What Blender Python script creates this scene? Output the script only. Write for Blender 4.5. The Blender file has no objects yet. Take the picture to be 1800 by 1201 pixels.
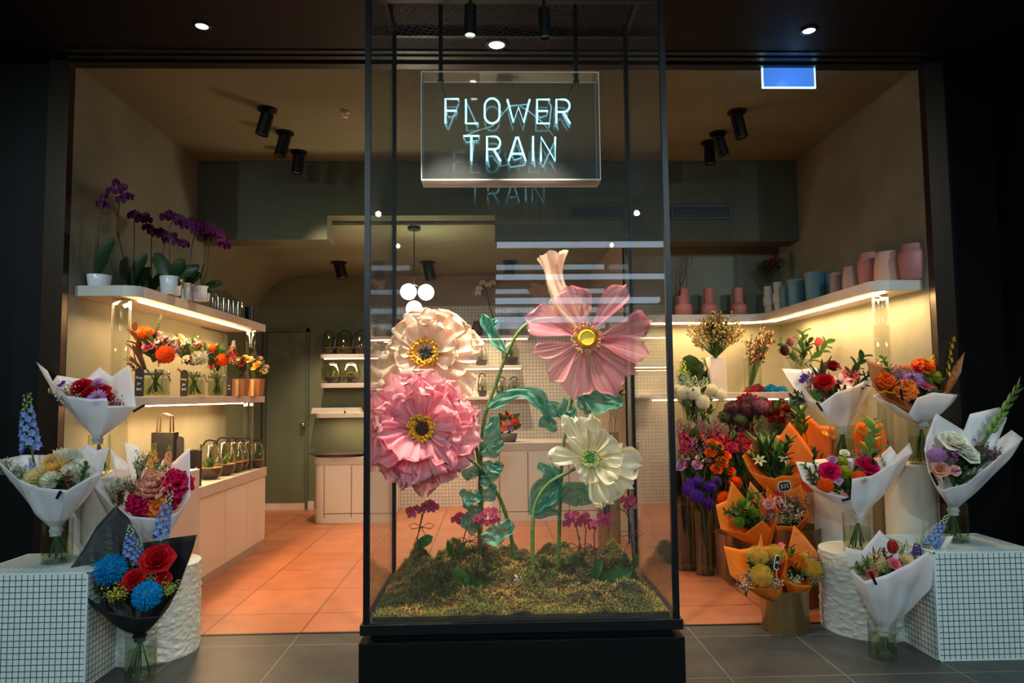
import bpy, math, random
from mathutils import Vector, Matrix, Quaternion, noise
sc = bpy.context.scene
COL = sc.collection
rnd = random.Random(7)
PI = math.pi
# ---------------- camera ----------------
F = 1213.0; CYP = 615.4
CAM = Vector((0, 0, 1.45))
ROT = (Matrix.Rotation(-math.radians(1.65), 3, 'Z') @ Matrix.Rotation(math.radians(90 + 3.8), 3, 'X') @ Matrix.Rotation(-0.0105, 3, 'Z'))
cd = bpy.data.cameras.new('camera'); cam = bpy.data.objects.new('camera', cd); COL.objects.link(cam)
cd.sensor_width = 36.0; cd.lens = F * 36.0 / 1800.0; cd.shift_y = (CYP - 600.5) / 1800.0; cd.clip_start = 0.05; cd.clip_end = 100
cam.matrix_world = Matrix.Translation(CAM) @ ROT.to_4x4()
sc.camera = cam
# ---------------- view, world ----------------
sc.view_settings.view_transform = 'Standard'; sc.view_settings.look = 'None'
sc.view_settings.exposure = 0.0; sc.view_settings.gamma = 1.0; sc.view_settings.use_curve_mapping = False
w = bpy.data.worlds.new('world'); sc.world = w; w.use_nodes = True
w.node_tree.nodes['Background'].inputs[0].default_value = (0.55, 0.75, 0.8, 1)
w.node_tree.nodes['Background'].inputs[1].default_value = 0.012
sc.cycles.max_bounces = 6; sc.cycles.transparent_max_bounces = 32; sc.cycles.diffuse_bounces = 3
sc.cycles.sample_clamp_indirect = 4.0; sc.cycles.caustics_reflective = False; sc.cycles.caustics_refractive = False

def light(name, kind, loc, energy, col, target=None, size=0.05, spot=90, blend=0.5, parent=None, sy=None):
    l = bpy.data.lights.new(name, kind); l.energy = energy; l.color = col
    o = bpy.data.objects.new(name, l); COL.objects.link(o); o.location = loc
    if kind == 'SPOT': l.spot_size = math.radians(spot); l.spot_blend = blend; l.shadow_soft_size = size
    if kind == 'POINT': l.shadow_soft_size = size
    if target is not None:
        o.rotation_euler = (Vector(target) - Vector(loc)).to_track_quat('-Z', 'Y').to_euler()
    return o
COOL = (0.72, 0.93, 1.0); WARM = (1.0, 0.66, 0.34); NEUT = (1.0, 0.86, 0.7)
# unseen cool white spots at mall ceiling height, added to light the display fronts
for i, (x, y, e) in enumerate([(-3.4, 0.6, 190), (-1.3, -1.6, 215), (1.7, -1.6, 215), (3.6, 0.6, 180), (-4.2, -4, 120), (4.2, -4, 120)]):
    light('mall_fill_spot', 'SPOT', (x, y, 3.56), e, COOL, (x * 0.8, y + 2.6, 0), 0.025, 120, 0.6)
for x, y in ((-1.58, 3.66), (1.72, 3.74)):
    light('soffit_downlight', 'SPOT', (x, y, 3.58), 62, COOL, (x * 1.25, y - 0.05, 0), 0.05, 85, 0.7)
# track heads in the glass case
light('case_spot', 'SPOT', (-0.16, 3.24, 3.02), 230, (1.0, 0.86, 0.72), (-0.30, 3.50, 1.3), 0.03, 66, 0.5)
light('case_spot', 'SPOT', (0.21, 3.24, 3.02), 190, (1.0, 0.86, 0.72), (0.34, 3.50, 1.2), 0.03, 66, 0.5)
# shop ceiling spots: (x, y, target, energy)
for x, y, t, e in [(-1.62, 5.0, (-1.9, 5.5, 0), 50), (-1.62, 5.45, (-0.9, 5.3, 0), 60), (-1.62, 5.9, (-0.7, 6.6, 0), 60),
                   (1.72, 5.05, (2.2, 4.5, 0.6), 55), (1.72, 5.6, (1.6, 5.8, 0.6), 34), (1.72, 6.0, (1.9, 5.3, 0), 34)]:
    light('ceiling_spot_light', 'SPOT', (x, y, 3.28), e * 1.05, (1.0, 0.76, 0.50), t, 0.05, 80, 0.8)
for x, y in ((-2.05, 8.1), (-0.72, 8.1), (0.25, 8.1)):
    light('rear_spot_light', 'SPOT', (x, y, 2.8), 130, (1.0, 0.74, 0.5), (x + .2, y + .4, 0.7), 0.05, 100, 0.8)

# ---------------- pixel helpers (1800x1201 frame) ----------------
def P(px, py, y):
    d = ROT @ Vector(((px - 900) / F, -(py - CYP) / F, -1.0))
    return CAM + d * (y / d.y)
def PZ(px, z, y):            # point at height z, depth y seen in column px
    a = Vector((0, y, z)) - CAM; it = ROT.transposed()
    l0 = it @ a; l1 = it @ Vector((1, 0, 0)); k = (px - 900) / F
    x = -(l0.x + k * l0.z) / (l1.x + k * l1.z)
    return Vector((x, y, z))
def mm(pxl, y): return pxl * y / F
def DZ(px, py, z):           # depth at which pixel (px, py) meets height z
    d = ROT @ Vector(((px - 900) / F, -(py - CYP) / F, -1.0)); return d.y * (z - CAM.z) / d.z
def DX(px, x, z=1.4):        # depth at which column px meets the plane X = x
    a, c = PZ(px, z, 4.0).x, PZ(px, z, 6.0).x; return 4.0 + (x - a) * 2.0 / (c - a)

# ---------------- materials ----------------
MATS = {}
def lin(c):
    f = lambda v: v / 12.92 if v <= 0.04045 else ((v + 0.055) / 1.055) ** 2.4
    return (f(c[0] / 255), f(c[1] / 255), f(c[2] / 255), 1)
def mat(name, rgb, rough=0.6, metal=0.0, var=0.0, scale=6.0, trans=0.0, alpha=0.0, emit=None, es=0.0, bump=0.0, bscale=40.0, rgb2=None, coat=0, spec=0.5, stretch=None, tcol=None):
    if name in MATS: return MATS[name]
    m = bpy.data.materials.new(name); m.use_nodes = True; nt = m.node_tree; N = nt.nodes; L = nt.links
    b = N['Principled BSDF']; out = N['Material Output']
    c = lin(rgb)
    b.inputs['Base Color'].default_value = c; b.inputs['Roughness'].default_value = rough; b.inputs['Metallic'].default_value = metal
    b.inputs['Specular IOR Level'].default_value = spec
    if coat: b.inputs['Coat Weight'].default_value = coat
    tc = N.new('ShaderNodeTexCoord'); mp = N.new('ShaderNodeMapping'); L.new(tc.outputs['Object'], mp.inputs[0])
    if stretch: mp.inputs['Scale'].default_value = stretch
    csock = None
    if var or rgb2:
        nz = N.new('ShaderNodeTexNoise'); nz.inputs['Scale'].default_value = scale; nz.inputs['Detail'].default_value = 6; L.new(mp.outputs[0], nz.inputs[0])
        mx = N.new('ShaderNodeMix'); mx.data_type = 'RGBA'
        rp = N.new('ShaderNodeMapRange'); rp.inputs[1].default_value = 0.3; rp.inputs[2].default_value = 0.7; L.new(nz.outputs[0], rp.inputs[0]); L.new(rp.outputs[0], mx.inputs[0])
        if rgb2: ca, cb = c, lin(rgb2)
        else: ca = tuple(v * (1 - var) for v in c[:3]) + (1,); cb = tuple(min(1, v * (1 + var)) for v in c[:3]) + (1,)
        mx.inputs[6].default_value = ca; mx.inputs[7].default_value = cb
        L.new(mx.outputs[2], b.inputs['Base Color']); csock = mx.outputs[2]
    if bump:
        n2 = N.new('ShaderNodeTexNoise'); n2.inputs['Scale'].default_value = bscale; n2.inputs['Detail'].default_value = 5; L.new(mp.outputs[0], n2.inputs[0])
        bp = N.new('ShaderNodeBump'); bp.inputs['Strength'].default_value = bump; bp.inputs['Distance'].default_value = 0.01
        L.new(n2.outputs[0], bp.inputs['Height']); L.new(bp.outputs[0], b.inputs['Normal'])
    if emit:
        b.inputs['Emission Color'].default_value = tuple(emit) + (1,); b.inputs['Emission Strength'].default_value = es
    last = b.outputs[0]
    if trans:
        tr = N.new('ShaderNodeBsdfTranslucent'); tr.inputs[0].default_value = lin(tcol) if tcol else c
        if csock and not tcol: L.new(csock, tr.inputs[0])
        ms = N.new('ShaderNodeMixShader'); ms.inputs[0].default_value = trans; L.new(last, ms.inputs[1]); L.new(tr.outputs[0], ms.inputs[2]); last = ms.outputs[0]
    if alpha:
        tp = N.new('ShaderNodeBsdfTransparent'); ms = N.new('ShaderNodeMixShader'); ms.inputs[0].default_value = alpha
        L.new(last, ms.inputs[1]); L.new(tp.outputs[0], ms.inputs[2]); last = ms.outputs[0]
    L.new(last, out.inputs[0]); MATS[name] = m; return m
def glass(name, tint=(1, 1, 1), f0=0.04, rough=0.0, haze=0.0, edge=1.0, hz=(0.6, 0.62, 0.6)):
    if name in MATS: return MATS[name]
    m = bpy.data.materials.new(name); m.use_nodes = True; nt = m.node_tree; N = nt.nodes; L = nt.links
    out = N['Material Output']; N.remove(N['Principled BSDF'])
    tp = N.new('ShaderNodeBsdfTransparent'); tp.inputs[0].default_value = tint + (1,)
    gl = N.new('ShaderNodeBsdfGlossy'); gl.inputs['Roughness'].default_value = rough
    lw = N.new('ShaderNodeLayerWeight'); lw.inputs[0].default_value = 0.5
    pw = N.new('ShaderNodeMath'); pw.operation = 'POWER'; pw.inputs[1].default_value = 4.0; L.new(lw.outputs['Facing'], pw.inputs[0])
    ml = N.new('ShaderNodeMath'); ml.operation = 'MULTIPLY_ADD'; ml.inputs[1].default_value = 0.9 * edge; ml.inputs[2].default_value = f0; ml.use_clamp = True; L.new(pw.outputs[0], ml.inputs[0])
    ms = N.new('ShaderNodeMixShader'); L.new(ml.outputs[0], ms.inputs[0]); L.new(tp.outputs[0], ms.inputs[1]); L.new(gl.outputs[0], ms.inputs[2])
    last = ms.outputs[0]
    if haze:
        df = N.new('ShaderNodeBsdfDiffuse'); df.inputs[0].default_value = hz + (1,)
        m2 = N.new('ShaderNodeMixShader'); m2.inputs[0].default_value = haze; L.new(last, m2.inputs[1]); L.new(df.outputs[0], m2.inputs[2]); last = m2.outputs[0]
    L.new(last, out.inputs[0]); MATS[name] = m; return m
def tiles(name, c1, c2, grout, size, gap, rough=0.4, axis='XY', var=0.0, bump=0.3, spec=0.5, size2=None, offset=0.0):
    if name in MATS: return MATS[name]
    m = bpy.data.materials.new(name); m.use_nodes = True; nt = m.node_tree; N = nt.nodes; L = nt.links
    b = N['Principled BSDF']; tc = N.new('ShaderNodeTexCoord'); sp = N.new('ShaderNodeSeparateXYZ'); cb = N.new('ShaderNodeCombineXYZ')
    L.new(tc.outputs['Object'], sp.inputs[0]); L.new(sp.outputs[axis[0]], cb.inputs[0]); L.new(sp.outputs[axis[1]], cb.inputs[1])
    br = N.new('ShaderNodeTexBrick'); L.new(cb.outputs[0], br.inputs[0])
    br.offset = offset; br.inputs['Scale'].default_value = 1.0; br.inputs['Mortar Size'].default_value = gap; br.inputs['Mortar Smooth'].default_value = 0.1
    br.inputs['Brick Width'].default_value = size; br.inputs['Row Height'].default_value = size2 or size
    br.inputs['Color1'].default_value = lin(c1); br.inputs['Color2'].default_value = lin(c2); br.inputs['Mortar'].default_value = lin(grout)
    col = br.outputs[0]
    if var:
        nz = N.new('ShaderNodeTexNoise'); nz.inputs['Scale'].default_value = 5; nz.inputs['Detail'].default_value = 8; L.new(tc.outputs['Object'], nz.inputs[0])
        mr = N.new('ShaderNodeMapRange'); mr.inputs[1].default_value = 0.25; mr.inputs[2].default_value = 0.75; mr.inputs[3].default_value = 1 - var; mr.inputs[4].default_value = 1 + var; L.new(nz.outputs[0], mr.inputs[0])
        mx = N.new('ShaderNodeVectorMath'); mx.operation = 'SCALE'; L.new(col, mx.inputs[0]); L.new(mr.outputs[0], mx.inputs['Scale']); col = mx.outputs[0]
    L.new(col, b.inputs['Base Color']); b.inputs['Roughness'].default_value = rough; b.inputs['Specular IOR Level'].default_value = spec
    bp = N.new('ShaderNodeBump'); bp.invert = True; bp.inputs['Strength'].default_value = bump; bp.inputs['Distance'].default_value = 0.003
    L.new(br.outputs['Fac'], bp.inputs['Height']); L.new(bp.outputs[0], b.inputs['Normal'])
    MATS[name] = m; return m

# ---------------- mesh builder ----------------
OCT_V = [(1, 0, 0), (-1, 0, 0), (0, 1, 0), (0, -1, 0), (0, 0, 1), (0, 0, -1)]
OCT_F = [(0, 2, 4), (2, 1, 4), (1, 3, 4), (3, 0, 4), (2, 0, 5), (1, 2, 5), (3, 1, 5), (0, 3, 5)]
class MB:
    def __init__(s): s.V = []; s.F = []; s.I = []
    def add(s, V, Fc, mi=0, mx=None):
        o = len(s.V)
        s.V += [tuple(mx @ Vector(v)) for v in V] if mx is not None else [tuple(v) for v in V]
        s.F += [tuple(i + o for i in f) for f in Fc]
        s.I += ([mi] * len(Fc)) if isinstance(mi, int) else list(mi)
        return s
    def grid(s, rows, mi=0, closed=False, mx=None):
        nu = len(rows); nv = len(rows[0]); V = [p for r in rows for p in r]; Fc = []
        for i in range(nu - 1):
            for j in range(nv if closed else nv - 1):
                k = (j + 1) % nv
                Fc.append((i * nv + j, i * nv + k, (i + 1) * nv + k, (i + 1) * nv + j))
        return s.add(V, Fc, mi, mx)
    def box(s, lo, hi, mi=0, mx=None):
        x0, y0, z0 = lo; x1, y1, z1 = hi
        V = [(x0, y0, z0), (x1, y0, z0), (x1, y1, z0), (x0, y1, z0), (x0, y0, z1), (x1, y0, z1), (x1, y1, z1), (x0, y1, z1)]
        return s.add(V, [(0, 3, 2, 1), (4, 5, 6, 7), (0, 1, 5, 4), (1, 2, 6, 5), (2, 3, 7, 6), (3, 0, 4, 7)], mi, mx)
    def prism(s, poly, z0, z1, mi=0, mx=None):     # ccw polygon in XY
        n = len(poly); V = [(x, y, z0) for x, y in poly] + [(x, y, z1) for x, y in poly]
        return s.add(V, [tuple(range(n - 1, -1, -1)), tuple(range(n, 2 * n))] + [(i, (i + 1) % n, n + (i + 1) % n, n + i) for i in range(n)], mi, mx)
    def lathe(s, prof, n=24, mi=0, c=(0, 0, 0), mx=None, cap0=True, cap1=False):
        V = []; Fc = []
        for r, z in prof:
            for k in range(n):
                a = 2 * PI * k / n; V.append((c[0] + r * math.cos(a), c[1] + r * math.sin(a), c[2] + z))
        for i in range(len(prof) - 1):
            for k in range(n): Fc.append((i * n + k, i * n + (k + 1) % n, (i + 1) * n + (k + 1) % n, (i + 1) * n + k))
        if cap0: Fc.append(tuple(range(n - 1, -1, -1)))
        if cap1: Fc.append(tuple(range((len(prof) - 1) * n, len(prof) * n)))
        return s.add(V, Fc, mi, mx)
    def tube(s, pts, r, n=6, mi=0, mx=None, caps=True):
        pts = [Vector(p) for p in pts]; R = r if isinstance(r, (list, tuple)) else [r] * len(pts)
        V = []; Fc = []; ref = None
        for i, p in enumerate(pts):
            t = (pts[min(i + 1, len(pts) - 1)] - pts[max(i - 1, 0)])
            t = t.normalized() if t.length > 1e-9 else Vector((0, 0, 1))
            if ref is None: ref = t.orthogonal().normalized()
            ref = ref - t * ref.dot(t); ref = ref.normalized() if ref.length > 1e-6 else t.orthogonal().normalized()
            b = t.cross(ref)
            for k in range(n):
                a = 2 * PI * k / n; V.append(p + (ref * math.cos(a) + b * math.sin(a)) * R[i])
        for i in range(len(pts) - 1):
            for k in range(n): Fc.append((i * n + k, i * n + (k + 1) % n, (i + 1) * n + (k + 1) % n, (i + 1) * n + k))
        if caps: Fc += [tuple(range(n - 1, -1, -1)), tuple(range((len(pts) - 1) * n, len(pts) * n))]
        return s.add(V, Fc, mi, mx)
    def dot(s, c, r, mi=0, sz=1.0):
        return s.add([(c[0] + v[0] * r, c[1] + v[1] * r, c[2] + v[2] * r * sz) for v in OCT_V], OCT_F, mi)
    def ball(s, c, r, mi=0, n=12, m=8, sz=1.0):
        return s.lathe([(r * math.sin(PI * (i + .02) / (m + .04)), -r * sz * math.cos(PI * (i + .02) / (m + .04))) for i in range(m + 1)], n, mi, c, cap1=True)
    def mesh(s, name, mats, smooth=True):
        me = bpy.data.meshes.new(name); me.from_pydata(s.V, [], s.F)
        for m in mats: me.materials.append(m)
        me.polygons.foreach_set('material_index', s.I)
        if smooth: me.polygons.foreach_set('use_smooth', [True] * len(me.polygons))
        me.update(); return me
    def build(s, name, mats, parent=None, smooth=False, bevel=0.0, loc=None, sharp=None):
        if not isinstance(mats, (list, tuple)): mats = [mats]
        me = s.mesh(name, mats, smooth)
        if smooth and sharp: me.set_sharp_from_angle(angle=math.radians(sharp))
        o = bpy.data.objects.new(name, me); COL.objects.link(o)
        if loc is not None: o.location = loc
        if parent is not None: o.parent = parent
        if bevel:
            md = o.modifiers.new('bevel', 'BEVEL'); md.width = bevel; md.segments = 2; md.limit_method = 'ANGLE'
        return o
def empty(name, loc, label, cat, group=None, rz=0):
    o = bpy.data.objects.new(name, None); COL.objects.link(o); o.location = loc; o.rotation_euler = (0, 0, rz); o.empty_display_size = 0.05
    return tag(o, label, cat, group)
def tag(o, label, cat, group=None, kind=None):
    o['label'] = label; o['category'] = cat
    if group: o['group'] = group
    if kind: o['kind'] = kind
    return o
def struct(o): o['kind'] = 'structure'; return o
def child(name, me, parent, loc=(0, 0, 0), rot=None, scale=1.0):
    o = bpy.data.objects.new(name, me); COL.objects.link(o); o.parent = parent
    mx = Matrix.Translation(loc) @ (rot.to_matrix().to_4x4() if rot is not None else Matrix())
    if not isinstance(scale, (tuple, list)): scale = (scale,) * 3
    o.matrix_local = mx @ Matrix.Diagonal(tuple(scale) + (1,))
    return o
def text(s, size, loc, rot, m, parent, name, label=None, ext=0.0006, tilt=0.0, spacing=1.0):
    cu = bpy.data.curves.new(name, 'FONT'); cu.body = s; cu.size = size; cu.align_x = 'CENTER'; cu.align_y = 'CENTER'; cu.extrude = ext; cu.space_line = spacing
    t = bpy.data.objects.new(name, cu); COL.objects.link(t)
    bpy.context.view_layer.update()
    me = bpy.data.meshes.new_from_object(t.evaluated_get(bpy.context.evaluated_depsgraph_get()))
    bpy.data.objects.remove(t); bpy.data.curves.remove(cu)
    me.materials.clear(); me.materials.append(m); me.name = name
    o = bpy.data.objects.new(name, me); COL.objects.link(o); o.parent = parent
    o.matrix_local = Matrix.Translation(loc) @ rot.to_4x4() @ Matrix.Rotation(tilt, 4, 'Z')
    if label: o['label'] = label
    return o
def copy_tree(o, loc, label=None, parent=None):
    c = o.copy(); COL.objects.link(c); c.parent = parent
    if parent is None: c.location = loc
    if label: c['label'] = label
    for ch in o.children: copy_tree(ch, None, None, c)
    return c
# ---------------- setting ----------------
LX, RX, HY, BY, ZC = -2.67, 2.86, 4.40, 6.25, 3.617
plaster = mat('olive_plaster', (128, 129, 111), 0.85, var=0.22, scale=1.6, bump=0.25, bscale=9)
plaster_b = mat('olive_plaster_ceiling', (114, 118, 94), 0.85, var=0.2, scale=1.2, bump=0.2, bscale=7)
black = mat('black_panel', (6, 6, 7), 0.6, spec=.2, bump=0.3, bscale=60)
blackm = mat('black_metal', (16, 16, 18), 0.4, metal=0.3)
bronze = mat('dark_bronze_frame', (58, 44, 34), 0.35, metal=0.6)
white = mat('cream_laminate', (222, 212, 198), 0.45)
whitep = mat('white_paint', (235, 230, 222), 0.5)
stone = mat('pale_shelf_stone', (196, 184, 172), 0.4, var=0.05)
darkfloor = tiles('dark_floor_tile', (64, 66, 63), (58, 60, 57), (112, 112, 104), 0.6, 0.004, 0.45, var=0.3, offset=0.0, bump=0.1)
terra = tiles('terracotta_floor_tile', (186, 116, 80), (176, 106, 72), (120, 74, 50), 0.6, 0.006, 0.42, var=0.16, bump=0.1)
mosaic = lambda ax: tiles('white_mosaic_' + ax, (216, 226, 222), (208, 220, 216), (48, 66, 66), 0.03, 0.0022, 0.35, ax)
wallmos = tiles('rear_mosaic_tile', (214, 202, 186), (206, 194, 178), (150, 134, 116), 0.045, 0.0035, 0.4, 'XZ')
def sbox(name, lo, hi, m, **k): return struct(MB().box(lo, hi).build(name, m, **k))
sbox('floor', (-9, -15, -0.1), (9, HY, 0), darkfloor)
sbox('floor', (-4, HY, -0.1), (4, 9.6, 0), terra)
sbox('trim_1', (LX, HY - 0.012, 0), (RX, HY + 0.012, 0.003), blackm)
sbox('ceiling', (-9, -15, ZC), (9, HY, ZC + 0.1), black)
sbox('ceiling', (-4, HY, ZC), (4, BY + 0.2, ZC + 0.1), plaster_b)
sbox('ceiling', (-4, BY + 0.2, 3.07), (4, 9.6, 3.2), plaster_b)
sbox('trim_2', (LX, HY - 0.05, ZC - 0.018), (RX, HY + 0.02, ZC), blackm)
sbox('trim_3', (LX, HY - 0.13, ZC - 0.008), (RX, HY - 0.09, ZC), blackm)
sbox('trim_4', (LX, HY - 0.20, ZC - 0.008), (RX, HY - 0.17, ZC), blackm)
# left and right shop side walls
sbox('wall_left', (LX - 0.15, HY, 0), (LX, BY + 0.15, ZC), plaster)
sbox('wall_left', (LX - 0.15, BY + 0.15, 0), (LX, 7.0, 2.1), plaster)
sbox('wall_right', (RX, HY, 0), (RX + 0.15, 6.9, ZC), plaster)
# jamb linings and dark outer reveals
sbox('trim_5', (LX - 0.13, HY - 0.06, 0), (LX - 0.002, HY, ZC), bronze)
sbox('trim_6', (RX + 0.002, HY - 0.06, 0), (RX + 0.13, HY, ZC), bronze)
ribbed = mat('black_ribbed_cladding', (5, 5, 6), 0.6, spec=.25)
for s, x0 in ((-1, -3.3), (1, 3.34)):
    xa_ = LX - .132 if s < 0 else RX + .132
    sbox('wall_front', (min(x0, xa_), HY - .01, 0), (max(x0, xa_), HY + .1, ZC), ribbed)
    b = MB(); y = HY - 0.0
    x1 = x0 + s * 0.3
    b.box((min(x0, x1), 2.3, 0), (max(x0, x1), HY, ZC))
    yy = 2.32
    while yy < HY - 0.07:
        b.box((min(x0, x0 - s * 0.006), yy, 0), (max(x0, x0 - s * 0.006), yy + 0.012, ZC)); yy += 0.024
    struct(b.build('wall_left' if s < 0 else 'wall_right', ribbed))
    sbox('wall_front', (min(x1, s * 9), 2.3, 0), (max(x1, s * 9), 2.5, ZC), ribbed)
sbox('wall_mall', (-9, -15.2, 0), (9, -15, ZC), black)
sbox('wall_mall', (-9.2, -15, 0), (-9, 2.5, ZC), black)
sbox('wall_mall', (9, -15, 0), (9.2, 2.5, ZC), black)
# bulkhead with its raised bay
bk = MB(); nx0 = P(575, 400, BY).x; nx1 = P(870, 400, BY).x
zb = P(600, 421, BY).z; zn = P(700, 379, BY).z
bk.box((LX - 0.5, BY, zb), (nx0, BY + 0.25, ZC)); bk.box((nx0, BY, zn), (nx1, BY + 0.25, ZC)); bk.box((nx1, BY, zb - 0.03), (RX, BY + 0.25, ZC))
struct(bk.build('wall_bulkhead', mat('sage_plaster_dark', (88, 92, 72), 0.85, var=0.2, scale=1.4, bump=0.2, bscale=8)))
sbox('ceiling', (nx0 - .02, BY + 0.25, zn), (nx1 + .02, BY + 0.26, zn + .02), plaster_b)
# rear room: left cove, back wall, door, right return
def cove():
    b = MB(); pr = [(-3.12, 0), (-3.12, 2.5)]
    for i in range(1, 13):
        a = PI - i / 12 * PI / 2; pr.append((-3.12 + 0.57 + 0.57 * math.cos(a), 2.5 + 0.57 * math.sin(a)))
    rows = [[(x, 6.4, z) for x, z in pr], [(x, 9.3, z) for x, z in pr]]
    b.grid(rows); b.grid([[(x - .12, y, z + .12) for x, y, z in r] for r in rows])
    return struct(b.build('wall_left', plaster_b, smooth=True, sharp=50))
cove()
sbox('wall_left', (-4, 6.9, 0), (-2.66, 7.0, 2.1), plaster)
BW = 9.2
sbox('wall_back', (-4, BW, 0), (0.02 + P(690, 700, BW).x, BW + 0.1, 3.1), mat('olive_plaster_rear', (104, 108, 84), 0.85, var=0.15, scale=1.5))
sbox('wall_back', (P(690, 700, BW).x + 0.02, BW, 0), (4, BW + 0.1, P(750, 538, BW).z), wallmos)
sbox('wall_back', (P(690, 700, BW).x + 0.02, BW + 0.01, P(750, 538, BW).z), (4, BW + 0.1, 3.1), mat('grey_beige_wall', (150, 138, 126), 0.8, var=0.06))
sbox('baseboard_back', (P(465, 890, BW).x, BW - 0.03, 0), (P(552, 890, BW).x, BW, 0.1), white)
sbox('wall_right', (1.32, 6.75, 0), (1.42, BW, 3.1), mat('beige_return', (160, 142, 124), 0.8, var=0.05))
sbox('wall_right', (1.32, 6.7, 0), (RX + 0.15, 6.85, 3.2), plaster)
# door in the back wall
dx0, dx1 = P(467, 700, BW).x, P(541, 700, BW).x; dz = P(500, 585, BW).z
b = MB().box((dx0 + .02, BW - 0.035, 0.09), (dx1 - .02, BW - 0.002, dz))
dr = struct(b.build('door_1', mat('sage_door', (98, 106, 84), 0.6, var=0.1, scale=2), bevel=0.004))
f = MB(); f.box((dx0 - .02, BW - 0.05, 0), (dx0 + .015, BW - 0.002, dz + .05)); f.box((dx1 - .015, BW - 0.05, 0), (dx1 + .02, BW - 0.002, dz + .05)); f.box((dx0 - .02, BW - 0.05, dz + .005), (dx1 + .02, BW - 0.002, dz + .05))
struct(f.build('trim_7', mat('sage_frame', (84, 92, 72), 0.6)))
hk = P(533, 747, BW - .06)
kn = MB(); kn.ball((hk.x, BW - 0.085, hk.z), 0.035); kn.tube([(hk.x, BW - 0.03, hk.z), (hk.x, BW - .08, hk.z)], 0.014)
kn.build('door_handle', mat('steel', (170, 168, 160), 0.3, metal=1), dr, smooth=True)
# air grille in the bulkhead
for px0, px1, lb in ((1002, 1098, 'air grille in the green bulkhead seen through the glass case'), (1180, 1285, 'air grille in the green bulkhead right of the glass case')):
    a = P(px0, 386, BY - .01); c = P(px1, 361, BY - .01)
    e = empty('air_grille', (a.x, BY - 0.001, a.z), 'dark slotted ' + lb, 'air vent', None)
    W_, H_ = c.x - a.x, c.z - a.z
    g = MB(); t = 0.02
    g.box((0, -0.015, 0), (W_, 0, t)); g.box((0, -0.015, H_ - t), (W_, 0, H_)); g.box((0, -0.015, t), (t, 0, H_ - t)); g.box((W_ - t, -0.015, t), (W_, 0, H_ - t))
    g.build('frame', mat('grille_grey', (52, 54, 50), 0.5), e)
    g = MB().box((t, -0.002, t), (W_ - t, -0.001, H_ - t)); g.build('backing', blackm, e)
    g = MB()
    for k in range(5):
        z = t + (H_ - 2 * t) * (k + .5) / 5; g.box((t, -0.012, z - .003), (W_ - t, -0.003, z + .003))
    g.build('louvre', mat('grille_slat', (40, 42, 42), 0.5), e)
# linear mall ceiling lamps facing the shop (seen reflected in the glass)
lamp_e = mat('mall_tube', (240, 248, 255), 0.5, emit=(0.62, 0.8, 1.0), es=5.5)
for k, (y, wd) in enumerate(((-3.3, .16), (-5.9, .2), (-8.9, .3), (-12.6, .4))):
    e = empty('linear_lamp', (1.9, y, ZC), 'white linear mall ceiling lamp, %s from the shop' % ('nearest', 'second', 'third', 'farthest')[k], 'ceiling lamp', 'mall linear lamps')
    MB().box((-1.85, -wd / 2, -0.02), (1.85, wd / 2, 0)).build('housing', blackm, e)
    MB().box((-1.82, -wd / 2 + .01, -.03 - wd * .3), (1.82, wd / 2 - .01, -0.021)).build('diffuser', lamp_e, e)
# soffit downlights over the shopfront
dle = mat('downlight_lens', (255, 255, 255), 0.4, emit=(0.93, 0.97, 1.0), es=14)
for (px, py), lb in (((355, 45), 'left'), ((1422, 53), 'right')):
    d = 3.75
    for _ in range(6):
        q = P(px, py, d); d *= (ZC - 1.45) / (q.z - 1.45)
    e = empty('downlight', (q.x, d, ZC), 'small round recessed downlight lit in the black soffit, %s of the glass case' % lb, 'ceiling light', 'soffit downlights')
    MB().lathe([(0.052, 0), (0.052, -0.006), (0.036, -0.008), (0.034, -0.002)], 28, cap0=False).build('trim_ring', blackm, e, smooth=True)
    MB().lathe([(0.035, -0.004)], 28, cap0=True).build('lens', dle, e)
# ---------------- glass display case ----------------
CY0, CY1 = 3.13, 4.00
cl, cr = P(638, 1080, CY0).x, P(1195, 1080, CY0).x
cz = P(915, 1093, CY0).z
case = empty('glass_case', ((cl + cr) / 2, (CY0 + CY1) / 2, 0), 'tall black framed glass display case on a black plinth with giant flowers inside', 'display case')
hw = (cr - cl) / 2; hd = (CY1 - CY0) / 2
MB().box((-hw - .015, -hd - .02, 0), (hw + .015, hd + .02, cz - .075)).build('plinth', black, case, bevel=0.003)
MB().box((-hw + .03, -hd + .03, cz - .075), (hw - .03, hd - .03, cz - .045)).build('shadow_gap', blackm, case)
MB().box((-hw - .012, -hd - .012, cz - .045), (hw + .012, hd + .012, cz)).build('base_rim', blackm, case, bevel=0.002)
pw_ = 0.026
for sx in (-1, 1):
    for sy in (-1, 1):
        x = sx * (hw - pw_ / 2); y = sy * (hd - pw_ / 2)
        MB().box((x - pw_ / 2, y - pw_ / 2, cz), (x + pw_ / 2, y + pw_ / 2, ZC)).build('post', blackm, case)
for z in (ZC - .03,):
    b = MB(); b.box((-hw, -hd, z), (hw, -hd + pw_, ZC)); b.box((-hw, hd - pw_, z), (hw, hd, ZC)); b.box((-hw, -hd, z), (-hw + pw_, hd, ZC)); b.box((hw - pw_, -hd, z), (hw, hd, ZC)); b.build('top_rail', blackm, case)
g1 = glass('case_glass', (0.97, 0.985, 0.98), 0.035, haze=0.006)
def pane(lo, hi): MB().box(lo, hi).build('glass_pane', g1, case)
pane((-hw + pw_, -hd + .008, cz), (hw - pw_, -hd + .016, ZC - .03)); pane((-hw + pw_, hd - .016, cz), (hw - pw_, hd - .008, ZC - .03))
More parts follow.
